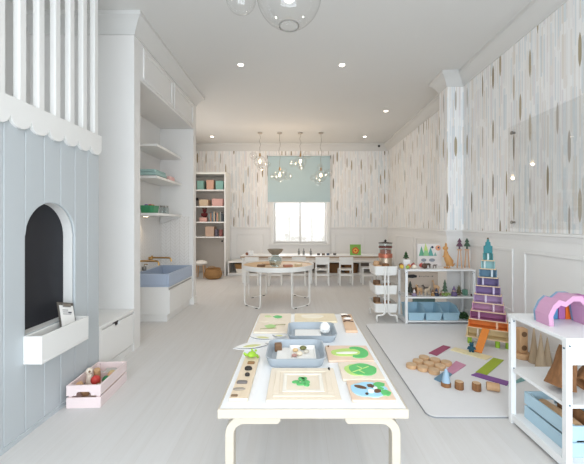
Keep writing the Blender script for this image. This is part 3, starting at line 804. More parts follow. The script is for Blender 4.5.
ZT = .58
lt = thing('long_table', 'long white children table with oak edge under the far window', 'table', (.29, 7.28, 0))
MB().box(-1.46, 1.46, -.28, .28, ZT-.006, ZT).build('table_top', SHELFW, lt)
MB().box(-1.46, 1.46, -.28, .28, ZT-.036, ZT-.006).build('edge_board', OAK, lt, bevel=.002)
q = MB(); q.box(-1.36, 1.36, -.22, -.20, ZT-.10, ZT-.03); q.box(-1.36, 1.36, .20, .22, ZT-.10, ZT-.03); q.box(-1.36, -1.34, -.2, .2, ZT-.10, ZT-.03); q.box(1.34, 1.36, -.2, .2, ZT-.10, ZT-.03)
q.build('apron', P('e3d8cd'), lt)
for x in (-1.44, -.02, 1.395):
    for y in (-.21, .17): MB().box(x, x+.045, y, y+.045, 0, ZT-.03).build('leg', METALW, lt, bevel=.003)

def chair(label, loc):
    c = thing('child_chair', label, 'chair', loc, group='white chairs at the long table')
    # local -y is the back of the chair (towards the room)
    for sx in (-1, 1):
        MB().box(sx*.125-.014, sx*.125+.014, -.15, -.118, 0, .575).build('rear_leg', METALW, c, bevel=.003)
        MB().box(sx*.125-.014, sx*.125+.014, .12, .15, 0, .31).build('front_leg', METALW, c, bevel=.003)
        MB().box(sx*.125-.008, sx*.125+.008, -.118, .12, .17, .195).build('stretcher', METALW, c)
    MB().box(-.111, .111, -.145, -.127, .425, .575).build('backrest', METALW, c, bevel=.004)
    MB().box(-.111, .111, -.142, -.126, .20, .235).build('back_rail', METALW, c)
    MB().rrect([(.27, .27, .31), (.27, .27, .328)], .02, (0, .0)).build('seat', METALW, c)
    return c
c0 = chair('white child chair furthest left at the long table', (-.908, 6.95, 0))
for x, lb in ((-.436, 'white child chair second from the left at the long table'), (.036, 'white child chair in the middle of the long table row'), (.508, 'white child chair right of the round table, full back in view'), (.985, 'white child chair furthest right, in front of the picture book')):
    dup(c0, (x, 6.95, 0), 0, lb)
st = thing('child_stool', 'small white backless stool at the right end of the long table', 'stool', (1.46, 7.05, 0))
MB().rrect([(.27, .25, .325), (.27, .25, .35)], .02).build('seat', METALW, st)
for sx in (-1, 1):
    for sy in (-1, 1): MB().cbox((sx*.115, sy*.105, .1625), (.028, .028, .325)).build('leg', METALW, st)
MB().box(-.10, .10, -.113, -.099, .17, .20).build('rail', METALW, st)
ZT += .0008
# on the long table
pbk = thing('picture_book', 'green picture book with red flower standing on the long table', 'book', (1.24, 7.2, ZT))
MB().box(-.115, .115, 0, .015, 0, .225, rot('X', R(-6))).build('book_cover', P('7fae4a'), pbk)
q = MB().prism(ellipse(0, .095, .07, .07, 0, 24, .06), 'y', -.003, 0, rot('X', R(-6))); q.build('red_flower', P('cf4a2a'), pbk)
MB().prism(ellipse(0, .095, .045, .045, 0, 20), 'y', -.005, -.003, rot('X', R(-6))).build('yellow_ring', P('eec046'), pbk)
MB().prism(ellipse(0, .095, .024, .024, 0, 20), 'y', -.007, -.005, rot('X', R(-6))).build('flower_centre', P('cf4a2a'), pbk)
mg = thing('mug', 'white mug near the left end of the long table', 'mug', (-.97, 7.2, ZT))
MB().lathe([(.035, 0), (.045, .01), (.047, .095), (.042, .095), (.04, .012), (0, .01)], 20).build('mug_body', SHELFW, mg)
MB().tube([(-.045, 0, .075), (-.075, 0, .07), (-.078, 0, .04), (-.046, 0, .025)], .007).build('mug_handle', SHELFW, mg)
o = MB().lathe([(.02, 0), (.03, .02), (.028, .04), (.01, .06)], 12).build('clay_figure', P('8a5b45'), None, (-1.06, 7.2, ZT)); tag(o, 'little brown clay lump beside the white mug', 'figure')
for k, (x, lb) in enumerate(((.04, 'grey paint bottle below the window mullion'), (.145, 'tall grey paint bottle, middle of three on the long table'), (.295, 'grey paint bottle set apart right of the other two'))):
    b = thing('paint_bottle', lb, 'bottle', (x, 7.3, ZT), group='paint bottles on the long table')
    MB().lathe([(.02, 0), (.024, .008), (.024, .075), (.01, .095), (.008, .11)], 14).build('bottle_body', P('8b8b88'), b)
    MB().lathe([(.011, .11), (.011, .13)], 12).build('bottle_cap', P('6d6a66'), b)
for k, (x, c, lb) in enumerate(((.46, '5d5a56', 'dark grey paint pot nearest the three bottles'), (.56, '7b6a5a', 'brown paint pot between dark grey and blue pots'), (.66, '4c5a70', 'blue paint pot in the row on the long table'), (.80, '555150', 'dark paint pot at right end of the row'))):
    o = MB().lathe([(.03, 0), (.034, .035), (.028, .035), (.026, .006), (0, .005)], 16).build('paint_pot', P(c), None, (x, 7.22, ZT)); tag(o, lb, 'pot', 'paint pots on the long table')
for x, y, w_, lb in ((-.1, 7.25, .34, 'wide white drawing sheet under the window'), (.42, 7.42, .3, 'white drawing sheet behind the paint pots')):
    slab('drawing_sheet', lb, 'paper', PAPER, x, y, ZT, w_, .22, .003)

BKX0, BKX1, BKY0, BKY1 = -2.615, -1.70, 8.10, 8.685
bc = thing('bookcase', 'tall white open bookcase in the far left corner', 'bookcase', ((BKX0+BKX1)/2, BKY0, 0))
hw = (BKX1-BKX0)/2; dp = BKY1-BKY0
for sx in (-1, 1): MB().box(sx*hw-(.035 if sx > 0 else 0), sx*hw+(.035 if sx < 0 else 0), 0, dp, 0, 2.48).build('side_panel', WHITE, bc, bevel=.003)
MB().box(-hw+.035, hw-.035, 0, dp, 2.43, 2.48).build('top_panel', WHITE, bc)
MB().box(-hw+.035, hw-.035, dp-.015, dp, 0, 2.43).build('back_panel', P('c9c1b8'), bc)
SHZ = (2.06, 1.667, 1.293, .936)
for z in SHZ: MB().box(-hw+.035, hw-.035, .005, dp-.015, z-.03, z).build('shelf', WHITE, bc)
SHZ = tuple(z+.0008 for z in SHZ)
MB().lathe([(.022, 0), (.022, .01)], 16, M=Matrix.Translation((.25, dp-.026, .80)) @ rot('X', -PI/2)).build('cable_hole', BLACK, bc)
def bx_(name, lb, cat, x0, x1, z, h, c, group=None, lid=None, y=8.2, dpt=.28):
    b = thing(name, lb, cat, ((x0+x1)/2, y+dpt/2, z), group=group)
    w_ = x1-x0
    MB().rrect([(w_*.94, dpt*.94, 0), (w_, dpt, h)], .015).build('box_body', P(c), b)
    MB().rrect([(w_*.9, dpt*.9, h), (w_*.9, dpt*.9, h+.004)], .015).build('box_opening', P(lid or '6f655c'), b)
    return b
G = 'boxes in the bookcase'
bx_('storage_box', 'teal box left on the top bookcase shelf', 'box', -2.42, -2.25, SHZ[0], .22, '86b3a8', G)
bx_('storage_box', 'peach box between teal ones on the top bookcase shelf', 'box', -2.19, -2.01, SHZ[0], .24, 'd3a690', G)
bx_('storage_box', 'teal box right on the top bookcase shelf', 'box', -1.97, -1.78, SHZ[0], .22, '86b3a8', G)
bx_('storage_box', 'cream box on the second bookcase shelf', 'box', -2.37, -2.14, SHZ[1], .16, 'cfb79a', G)
bx_('storage_box', 'pink box at right on the second bookcase shelf', 'box', -2.06, -1.79, SHZ[1], .18, 'd2a39a', G)
fl = thing('desk_lamp', 'little black lamp left on the second bookcase shelf', 'lamp', (-2.43, 8.25, SHZ[1]))
MB().lathe([(.03, 0), (.03, .008), (.008, .012), (.008, .14)], 14).build('lamp_stem', BLACK, fl)
MB().lathe([(.05, .14), (.03, .2), (.01, .21)], 16).build('lamp_shade', BLACK, fl)
bx_('storage_box', 'pink tray at left on the third bookcase shelf', 'box', -2.36, -2.17, SHZ[2], .10, 'd9a79c', G)
dl = thing('soft_toy', 'dark red soft toy sitting in the pink bookcase tray', 'soft toy', (-2.265, 8.34, SHZ[2]+.104))
q = MB(); q.sphere((0, 0, .06), .065, 14, 10, (1, .8, .95)); q.sphere((0, 0, .165), .05, 14, 10); q.sphere((-.04, 0, .215), .02); q.sphere((.04, 0, .215), .02); q.sphere((-.06, -.02, .07), .025, 10, 6, (1, 1, 1.6)); q.sphere((.06, -.02, .07), .025, 10, 6, (1, 1, 1.6))
q.build('toy_body', P('6e2a2c', .9), dl)
bcol = ['7d8a8c', 'a6795e', '5d6d78', 'd0b9a0', '46515a', 'b98f7b', '6e7a62', '8f8d88', '3c4348']
bname = ['pale grey', 'rust brown', 'slate blue', 'cream', 'charcoal', 'rose brown', 'sage green', 'silver grey', 'black']
x = -2.13
for k, (c, nm) in enumerate(zip(bcol, bname)):
    wk = .026+.008*(k % 3); hk = .20+.03*((k*5) % 4)/2
    b = thing('book', nm+' upright book on the third bookcase shelf', 'book', (x+wk/2, 8.2, SHZ[2]), group='books in the bookcase')
    MB().box(-wk/2, wk/2, 0, .17, 0, hk).build('cover', P(c), b)
    MB().box(-wk/2+.004, wk/2-.004, .005, .172, .004, hk+.001).build('pages', PAPER, b)
    x += wk+.005
bx_('storage_box', 'beige box on the lowest bookcase shelf', 'box', -2.22, -2.0, SHZ[3], .24, 'c2a48f', G)
for k, (x0, c, nm) in enumerate(((-1.97, '5c5560', 'plum'), (-1.865, '84504a', 'brick red'))):
    o = MB().lathe([(.045, 0), (.045, .16), (.04, .17)], 16).build('storage_tin', P(c), None, (x0+.02, 8.25, SHZ[3])); tag(o, nm+' round tin on the lowest bookcase shelf', 'tin', 'tins in the bookcase')
wb = thing('wicker_basket', 'round bellied wicker basket on the floor under the bookcase shelves', 'basket', (-1.90, 7.72, 0))
MB().lathe([(.13, 0), (.18, .03), (.205, .10), (.185, .17), (.16, .21), (.165, .235), (.15, .235), (.145, .21), (.17, .165), (.19, .1), (.165, .035), (0, .015)], 30).build('basket_weave', WICK, wb)
for sx in (-1, 1): MB().tube([(sx*.08, -.13, .22), (sx*.07, -.14, .28), (sx*.0, -.145, .30), (-sx*.0+.001, -.145, .30)], .008, 8).build('handle', WICK, wb)
sp = thing('foot_stool', 'white padded stool on tan legs left of the wicker basket', 'stool', (-2.22, 7.85, 0))
MB().sphere((0, 0, .34), .15, 20, 10, (1, 1, .42)).build('cushion', P('e9e5df', .9), sp)
for k in range(4):
    a = PI/4+k*PI/2; MB().tube([(.10*math.cos(a), .10*math.sin(a), .31), (.14*math.cos(a), .14*math.sin(a), 0)], .014).build('leg', TANW, sp)

# ------------------------------------------------------------------ right side: rug and open shelves
RUGZ = .012
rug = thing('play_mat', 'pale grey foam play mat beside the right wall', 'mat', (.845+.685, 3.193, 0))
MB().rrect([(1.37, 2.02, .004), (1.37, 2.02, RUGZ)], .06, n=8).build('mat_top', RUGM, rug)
MB().rrect([(1.376, 2.026, 0), (1.376, 2.026, RUGZ-.003)], .063, n=8).build('grey_underlayer', P('8d8f92'), rug)  # slightly wider dark grey layer below the mat top, showing at the rim
RUGZ += .0008

def open_shelf(name, label, x0, x1, y0, y1, panel, mids, floor_z):
    s = thing(name, label, 'shelf', (x0, y0, 0))
    W, D, Z = x1-x0, y1-y0, .68; p = .03
    for (a, b) in ((0, 0), (W-p, 0), (0, D-p), (W-p, D-p)):
        ps = MB().box(a, a+p, b, b+p, 0, Z-.02).build('post', SHELFW, s, bevel=.002)
        q = MB()
        for z in (.64, .345): q.lathe([(.005, 0), (.005, .003)], 10, M=Matrix.Translation((a+p/2 if b == 0 else a+p/2, b, z)) @ rot('X', PI/2))
        for z in (.625,): q.lathe([(.005, 0), (.005, .003)], 10, M=Matrix.Translation((a, b+p/2, z)) @ rot('Y', -PI/2))
        q.build('bolts', P('5f7480'), ps)
    MB().box(-.004, W+.004, -.004, D+.004, Z-.02, Z).build('top_board', SHELFW, s, bevel=.002)
    for z in mids: MB().box(p*.2, W-p*.2, p*.2, D-p*.2, z-.018, z).build('middle_shelf', SHELFW, s)
    MB().box(p*.2, W-p*.2, p*.2, D-p*.2, floor_z-.018, floor_z).build('bottom_shelf', SHELFW, s)
    q = MB(); q.box(.002, .016, p, D-p, floor_z-.03, floor_z+.012); q.build('side_rail', SHELFW, s)
    if panel:
        MB().box(p, W-p, .018, .026, .545, Z-.02).build('front_apron', SHELFW, s)
        q = MB(); frame_on(q, 'y', .018, p, W-p, .545, Z-.02, -1, .016, .016); q.build('apron_frame', SHELFW, s)
    return s
open_shelf('open_shelf', 'white open shelf of figures and blue bins at the back of the mat', 1.345, 2.215, 4.215, 4.545, False, (.338,), .04)
open_shelf('open_shelf', 'white open shelf with pink arches on top, right foreground', 1.34, 2.20, 1.69, 2.155, True, (.345,), .05)

# ---- blue bins
def bin_(label, x):
    b = thing('storage_bin', label, 'bin', (x, 4.38, .0408), group='powder blue bins')
    w, wt = .18, .212
    fr_, bk_ = -.135, .14
    prof_out = lambda s: [Vector((s*w/2, fr_+.01, 0)), Vector((s*w/2, bk_-.01, 0)), Vector((s*wt/2, bk_, .165)), Vector((s*wt/2, fr_+.10, .165)), Vector((s*wt/2*.98, fr_-.005, .095))]
    m = MB(); L = [m.b.verts.new(v) for v in prof_out(-1)]; Rr = [m.b.verts.new(v) for v in prof_out(1)]
    m.b.faces.new(L); m.b.faces.new(Rr[::-1])
    m.b.faces.new([L[0], Rr[0], Rr[1], L[1]]); m.b.faces.new([L[1], Rr[1], Rr[2], L[2]]); m.b.faces.new([L[4], Rr[4], Rr[0], L[0]])
    o = m.build('bin_body', BLUEBIN, b, smooth=False)
    md = o.modifiers.new('wall', 'SOLIDIFY'); md.thickness = .005; md.offset = -1
    MB().box(-w/2*1.14, w/2*1.14, fr_-.016, fr_-.004, .088, .098).build('front_lip', BLUEBIN, b, bevel=.002)
    MB().box(-wt/2, wt/2, bk_, bk_+.008, .155, .167).build('back_lip', BLUEBIN, b, bevel=.002)
    return b
for x, lb in ((1.492, 'powder blue bin nearest the white trolley'), (1.71, 'powder blue bin in the middle of the row of three'), (1.928, 'powder blue bin beside the dark green moss')): bin_(lb, x)
o = MB()
for k in range(60):
    a = random.uniform(0, 2*PI); rr = random.uniform(0, .06)
    o.sphere((rr*math.cos(a), rr*math.sin(a)*.8, .022+(.09-rr)*random.uniform(.1, .75)), random.uniform(.014, .022), 8, 5)
o = o.build('moss_clump', DGREEN, None, (2.115, 4.32, .05)); tag(o, 'dark green moss clump beside the blue bins on the lowest shelf', 'moss')
zmin = min(v.co.z for v in o.data.vertices); o.location.z = .0408-zmin
slab('green_tray', 'dark green flat tray standing behind the blue bins', 'tray', P('6b8078'), 1.69, 4.532, .0408, .30, .010, .235)
MZ = .3388
bb = thing('game_board', 'beige board with black blot standing behind the shelf figures', 'board', (1.64, 4.49, MZ))
MB().box(-.22, .22, 0, .012, 0, .27).build('board', P('c3b3a3'), bb)
MB().prism([(-.2, .20), (-.18, .235), (-.10, .24), (-.055, .225), (-.06, .2), (-.12, .19)], 'y', -.003, 0).build('black_blot', BLACK, bb)
q = MB()
for i in range(7): q.box(-.03+.028*i, -.012+.028*i, -.002, 0, .205+.006*(i % 2), .222-.004*(i % 3))
q.build('grey_scribble', P('7d7670'), bb)

def toy_tree(name, lb, loc, h, r, c, trunk=DARKW, tiers=3, group=None):
    t = thing(name, lb, 'toy tree', loc, group=group)
    MB().lathe([(r*.55, 0), (r*.5, .008), (r*.18, .01), (r*.16, h*.25)], 12).build('trunk', trunk, t)
    q = MB()
    for i in range(tiers):
        z0 = h*(.18+.25*i); rr = r*(1-.25*i)
        q.lathe([(rr, z0), (rr*.85, z0+.01), (rr*.15, z0+h*.34)], 14)
    q.build('foliage', c, t); return t
def gnome(lb, loc, h, r, body, hat, group=None):
    t = thing('toy_gnome', lb, 'toy gnome', loc, group=group)
    MB().lathe([(r, 0), (r*.95, h*.2), (r*.55, h*.45)], 14).build('body', body, t)
    MB().sphere((0, 0, h*.5), r*.5).build('head', P('e7c6a4'), t)
    MB().lathe([(r*.62, h*.54), (r*.4, h*.7), (.002, h)], 14).build('hat', hat, t)
    return t
def animal(name, lb, loc, L, H, mat, rz=0, neck=.5, cat='toy animal', group=None, spots=None):
    """little wooden quadruped: body, four legs, neck + head, ears, tail"""
    t = thing(name, lb, cat, loc, rz, group)
    bz = H*(.5 if neck > .3 else .62)
    q = MB(); q.sphere((0, 0, bz), 1, 14, 8, (L*.42, L*.17, H*.17))
    hx, hz = L*.42, bz+H*neck
    q.tube([(L*.25, 0, bz+H*.03), (L*.36, 0, bz+H*neck*.6), (hx, 0, hz-.2*H*min(neck, .3))], [L*.14, L*.09, L*.075], 10)
    q.sphere((hx+L*.08, 0, hz-H*.04), 1, 12, 8, (L*.16, L*.085, H*.075))
    q.build('body', mat, t)
    for sx in (-1, 1):
        for sy in (-1, 1): MB().tube([(sx*L*.26, sy*L*.09, bz), (sx*L*.28, sy*L*.10, 0)], [L*.07, L*.045], 8).build('leg', mat, t)
    for sy in (-1, 1): MB().lathe([(L*.035, 0), (L*.02, H*.06), (.001, H*.09)], 8, (hx, sy*L*.06, hz)).build('ear', mat, t)
    MB().tube([(-L*.4, 0, bz+.02*H), (-L*.5, 0, bz-.15*H)], [L*.03, L*.015], 6).build('tail', mat, t)
    if spots:
        q = MB()
        for k in range(9):
            x, z = random.uniform(-.3, .3)*L, bz+random.uniform(-.1, .12)*H
            q.sphere((x, -L*.15, z), L*.04, 8, 5, (1, .5, 1))
        q.build('spots', spots, t)
    return t
GF = 'figures on the middle shelf'
def sx_(px, d=4.295): return (px-VX)/FPX*d
toy_tree('toy_tree', 'dark toy tree at left end of the middle shelf', (sx_(412), 4.365, MZ), .17, .045, P('3d4038'))
gnome('purple and white gnome in front of the dark toy tree', (sx_(414), 4.285, MZ), .085, .03, P('8d7f98'), P('e3dfe0'))
animal('toy_deer', 'tan deer figure, left of the pale striped one', (sx_(421), 4.345, MZ), .10, .14, TANW, R(200), .4)
animal('toy_zebra', 'pale striped animal figure in the middle shelf row', (sx_(428), 4.325, MZ), .10, .13, P('cdbba3'), R(20), .35)
gnome('dark navy gnome in the middle of the shelf', (sx_(436), 4.285, MZ), .10, .035, P('2d3348'), P('39405c'))
animal('toy_deer', 'tall tan deer figure right behind the navy gnome', (sx_(440), 4.405, MZ), .09, .17, TANW, R(160), .5)
o = MB()
for k in range(22): o.sphere((random.uniform(-.05, .05), random.uniform(-.035, .035), random.uniform(.012, .03)), .013, 8, 5)
o = o.build('moss_patch', P('8aa05a', .9), None, (sx_(446), 4.295, MZ)); tag(o, 'light green moss patch under the tall green toy tree', 'moss'); o.location.z = MZ-min(v.co.z for v in o.data.vertices)
animal('toy_deer', 'brown little deer figure between the purple gnome and the tan deer', (sx_(417.5), 4.40, MZ), .08, .12, DARKW, R(10), .4)
animal('toy_wolf', 'dark grey animal figure behind the pale striped one', (sx_(431.5), 4.45, MZ), .10, .12, P('6d6259'), R(170), .35)
gnome('ochre gnome tucked left of the navy gnome', (sx_(432.5), 4.285, MZ), .085, .026, P('a07c4e'), P('6b4f3a'))
gnome('brown gnome just right of the navy gnome', (sx_(441.5), 4.30, MZ), .075, .025, P('7a5a48'), P('9a8a78'))
toy_tree('toy_tree', 'tall slim green toy tree behind the light green moss', (sx_(449), 4.415, MZ), .18, .04, P('55705a'))
gnome('purple gnome with pointed hat right of the green moss', (sx_(454), 4.295, MZ), .125, .04, P('6d5d84'), P('7f6a94'))
toy_tree('toy_tree', 'brown green bushy toy tree near the right of the middle shelf', (sx_(460.5), 4.335, MZ), .125, .042, P('5d5b3f'))
slab('toy_block', 'sage green block at right end of the middle shelf', 'block', P('6fa08c'), sx_(466.5), 4.335, MZ, .05, .05, .07, R(20), None, .004)
slab('toy_block', 'tiny dark red block at the right edge of middle shelf', 'block', P('6b3548'), sx_(471.5), 4.275, MZ, .03, .03, .022, R(10), None, .002)

# top of the back shelf
TZ = .6808
sl = thing('white_riser', 'small white riser block carrying the little pine on the back shelf', 'block', (sx_(406, 4.465), 4.465, TZ))
MB().box(-.045, .045, -.04, .04, 0, .10).build('riser_block', PAPER, sl, bevel=.004)
toy_tree('toy_tree', 'tiny dark green pine on the white riser', (sx_(406, 4.465), 4.465, TZ+.1008), .10, .04, DGREEN)
fc = [('b8433c', 'red', 404, 4.365, 0.0283), ('3c5a34', 'dark green', 403.5, 4.425, 0.0283), ('d3b24a', 'yellow', 404, 4.275, 0.0283), ('d9884a', 'orange', 409, 4.325, 0.0271), ('a83a3a', 'crimson', 412, 4.405, 0.0295), ('ece4d4', 'cream', 412.5, 4.275, 0.0283), ('9ab35a', 'lime', 408, 4.265, 0.0236), ('5d463a', 'brown', 419.5, 4.295, 0.0354), ('c9584f', 'coral', 417.5, 4.425, 0.0283)]
for c, nm, px, y, r in fc:
    f = thing('toy_fruit', nm+' wooden fruit on the left of the back shelf top', 'toy fruit', (sx_(px, y)+.006*(px-409), y, TZ), group='wooden fruit on the back shelf')
    MB().sphere((0, 0, r*.95), r, 14, 8, (1, 1, .95)).build('fruit_body', P(c), f)
    MB().tube([(0, 0, r*1.8), (.004, 0, r*2.2)], .003, 6).build('stalk', DARKW, f)
pc = thing('forest_picture', 'pale standing picture with green fir trees at back of the shelf top', 'picture', (sx_(431, 4.465), 4.500, TZ))
PT = rot('X', R(-5))
MB().box(-.16, .16, 0, .012, 0, .30, PT).build('picture_board', P('dcd6d2'), pc, bevel=.002)
for x, z, w_, h, c in ((-.105, .14, .075, .13, '5f9f80'), (-.045, .14, .085, .15, '8fc08a'), (.015, .14, .075, .12, '5fa39a'), (.075, .14, .04, .05, '7fa89a')):
    MB().prism([(x-w_/2, z), (x+w_/2, z), (x, z+h)], 'y', -.003, 0, PT).build('painted_fir', P(c), pc)
MB().prism([(-.075, .21), (-.02, .21), (-.05, .31)], 'y', -.006, -.003, PT).build('yellow_fir', P('bcd07a'), pc)
q = MB(); q.prism(ellipse(.04, .255, .016, .016), 'y', -.003, 0, PT); q.prism(ellipse(.12, .25, .01, .012), 'y', -.006, -.003, PT); q.build('dark_dots', P('3b3f52'), pc)
MB().prism(ellipse(.115, .245, .035, .035), 'y', -.003, 0, PT).build('orange_dot', P('e0a07c'), pc)
q = MB(); q.prism(ellipse(-.08, .085, .035, .022), 'y', -.003, 0, PT); q.prism(ellipse(.03, .085, .04, .022), 'y', -.003, 0, PT); q.build('grey_boulders', P('8c9096'), pc)
animal('toy_elephant', 'dark brown little animal before the forest picture', (sx_(428.5, 4.325), 4.335, TZ), .08, .08, P('54453c'), R(190), .1)
animal('toy_elephant', 'smaller grey animal right before the forest picture', (sx_(435, 4.325), 4.335, TZ), .06, .06, P('7d7068'), R(10), .1)
# kangaroo, tall
kg = thing('toy_kangaroo', 'tall tan wooden kangaroo on the back shelf', 'toy animal', (sx_(450, 4.295), 4.325, TZ), R(0))
KT = wood('honey wood', 'd9a566', 'b57f45', (15, 15, 5), .5)
q = MB(); q.tube([(-.04, 0, .215), (-.035, 0, .17), (-.015, 0, .12), (.01, 0, .075), (.03, 0, .05)], [.022, .032, .045, .05, .03], 12)
q.sphere((-.045, 0, .255), 1, 12, 8, (.036, .022, .026)); q.tube([(-.04, 0, .2), (-.04, 0, .25)], [.02, .018], 10); q.build('body', KT, kg)
MB().tube([(.02, 0, .06), (.05, 0, .035), (.075, 0, .06)], [.024, .016, .006], 8).build('tail', KT, kg)
for sy in (-1, 1):
    MB().tube([(.015, sy*.03, .07), (-.015, sy*.035, .03), (.0, sy*.035, .012), (-.05, sy*.035, .008)], [.022, .012, .008, .008], 8).build('hind_leg', KT, kg)
    MB().tube([(-.04, sy*.02, .17), (-.07, sy*.022, .14)], [.01, .006], 8).build('arm', KT, kg)
    MB().lathe([(.008, 0), (.009, .03), (.002, .055)], 8, (-.038, sy*.013, .27)).build('ear', KT, kg)
for px, y, c, cn, fol in ((459.5, 4.365, 'purple', 'dusty purple', '6b4a5c'), (467, 4.385, 'green', 'dark green', '3e5a48')):
    x = sx_(px, y)
    sd = thing('twig_stand', 'tan twig stand under the '+cn+' treetop', 'stand', (x, y, TZ), group='twig stands')
    for k in range(4):
        a = k*PI/2+.4; MB().tube([(.038*math.cos(a), .038*math.sin(a), .0), (.015*math.cos(a), .015*math.sin(a), .235)], [.007, .005], 8).build('twig', P('d3a883'), sd)
    MB().lathe([(.03, .225), (.03, .24)], 14).build('stand_top', P('d9b292'), sd)
    q = MB(); q.lathe([(.012, 0), (.01, .03), (.04, .035), (.03, .06), (.012, .085), (.028, .088), (.003, .14)], 12)
    o = q.build('toy_treetop', P(fol), None, (x, y, TZ+.2408)); tag(o, cn+' toy tree standing on a tan twig stand', 'toy tree')

# ------------------------------------------------------------------ trolley
tr = thing('utility_trolley', 'narrow white three tier trolley on castors left of the back shelf', 'trolley', (1.135, 4.50, 0))
tw, tl_ = .30, .38
def tray_open(w, l, z, h=.115):
    q = MB(); q.rrect([(w-.02, l-.02, z), (w, l, z+h), (w-.008, l-.008, z+h), (w-.028, l-.028, z+.006)], .03); return q
for k, z in enumerate((.592, .35, .118)): tray_open(tw, tl_, z).build('tray', METALW, tr)
for sy in (-1, 1):
    for sx in (-1, 1):
        pts = [(sx*.022, sy*(tl_/2+.008), .70), (sx*.022, sy*(tl_/2+.008), .14)]
        for i in range(1, 7): t = PI/2*i/6; pts.append((sx*(.022+.05*(1-math.cos(t))), sy*(tl_/2+.008), .14-.05*math.sin(t)))
        pts += [(sx*.11, sy*(tl_/2+.008), .088), (sx*.125, sy*(tl_/2+.008), .078), (sx*.127, sy*(tl_/2+.008), .062)]
        MB().tube(pts, .0115, 8).build('upright', METALW, tr)
        ct = MB().tube([(sx*.127, sy*(tl_/2+.008), .064), (sx*.127, sy*(tl_/2+.008), .05)], .012, 8).build('castor_fork', METALW, tr)
        MB().lathe([(.02, -.009), (.026, -.006), (.026, .006), (.02, .009)], 18, M=Matrix.Translation((sx*.127, sy*(tl_/2+.008), .026)) @ rot('Y', PI/2)).build('wheel', P('d9d8d4'), ct)
for zt, nm, tg in ((.600, 'top', TANW), (.358, 'middle', DARKW), (.126, 'bottom', TANW)):
    pos = [(-.07, -.12), (.04, -.125), (-.06, -.01), (.06, -.015), (-.05, .1)] if nm != 'top' else [(-.07, -.12), (.02, -.128), (-.07, -.01), (-.05, .1)]
    ds = ('at the near left', 'at the near right', 'at the left', 'at the right', 'at the back')
    if nm == 'top': ds = ('at the near left', 'at the near right', 'at the left', 'at the back')
    for k, (dx, dy) in enumerate(pos):
        h = .075+.02*((k*7) % 3)+(.04 if nm == 'top' else .03); r = .04+.004*(k % 2)
        o = MB().lathe([(r*.96, 0), (r, .005), (r*.97, h-.004), (r*.9, h)], 16).build('wood_round', (TANW, BARK, DARKW, TANW, WICK)[k] if nm != 'top' else (TANW, BARK, TANW, TANW)[k], None, (1.135+dx-.015, 4.50+dy, zt))
        tag(o, 'wood round '+ds[k]+' of the trolley\'s '+nm+' tray', 'wood round', 'wood rounds on the trolley')
ja = thing('storage_canister', 'tall glass canister with copper band and black knob on the trolley', 'canister', (1.178, 4.53, .600))
MB().lathe([(.080, 0), (.085, .005), (.085, .19), (.083, .195)], 28).build('steel_base', paint('brushed steel', 'b7a692', .35, .06, 8, .6), ja)
MB().lathe([(.086, .196), (.092, .20), (.092, .245), (.086, .252)], 28).build('copper_band', paint('copper', 'b9705a', .4, .05, 8, .5), ja)
MB().lathe([(.083, .2525), (.085, .385)], 28, cap=False).build('glass_body', VASEG, ja)
MB().lathe([(.07, .2525), (.07, .30), (.0, .31)], 20).build('contents', P('a5705f'), ja)
MB().lathe([(.091, .386), (.089, .396), (.03, .404), (.03, .406)], 28).build('lid', P('4a4038'), ja)
MB().lathe([(.012, .406), (.018, .42), (.006, .437)], 14).build('lid_knob', BLACK, ja)

MB().lathe([(.0865, .325), (.0885, .33), (.0885, .345), (.0865, .35)], 28, cap=False).build('dark_band', P('6b4038'), ja)

# ------------------------------------------------------------------ rainbow tower
TX, TY, TA = 1.952, 3.475, R(-31)
def tloc(lx, ly): v = rot('Z', TA) @ Vector((lx, ly, 0)); return (TX+v.x, TY+v.y)
z = RUGZ
for k, (lx, ly, lb) in enumerate(((-.165, -.035, 'lime green half round foot at the left of the tower'), (.085, -.045, 'lime green half round foot right of the orange ramp'), (.172, -.03, 'lime green half round foot at the right end of the tower'), (-.06, .04, 'lime green half round foot under the back of the tower'))):
    x, y = tloc(lx, ly)
    o = MB().lathe([(.021, 0), (.021, .066), (.018, .068)], 16).build('half_round_block', LIME, None, (x, y, z)); tag(o, lb, 'foot', 'feet of the tower')
z += .0688
cols = [('e3cfa0', 'straw yellow', .098), ('e6883c', 'orange', .085), ('a4608a', 'plum', .085), ('bf8fae', 'rose pink', .085), ('b394ba', 'pale lilac', .085), ('8a70a0', 'violet', .086), ('70638f', 'deep purple', .086), ('5d8198', 'slate blue', .086), ('92bbbd', 'pale teal', .084), ('4a8f90', 'dark teal', .078)]
WOODE = wood('tower edge wood', 'e6cfb0', 'd4b48c', (5, 20, 20), .5)
pegx = (-.09, .08, -.08, .05, -.02, .05, -.045, .035, -.03, .0)
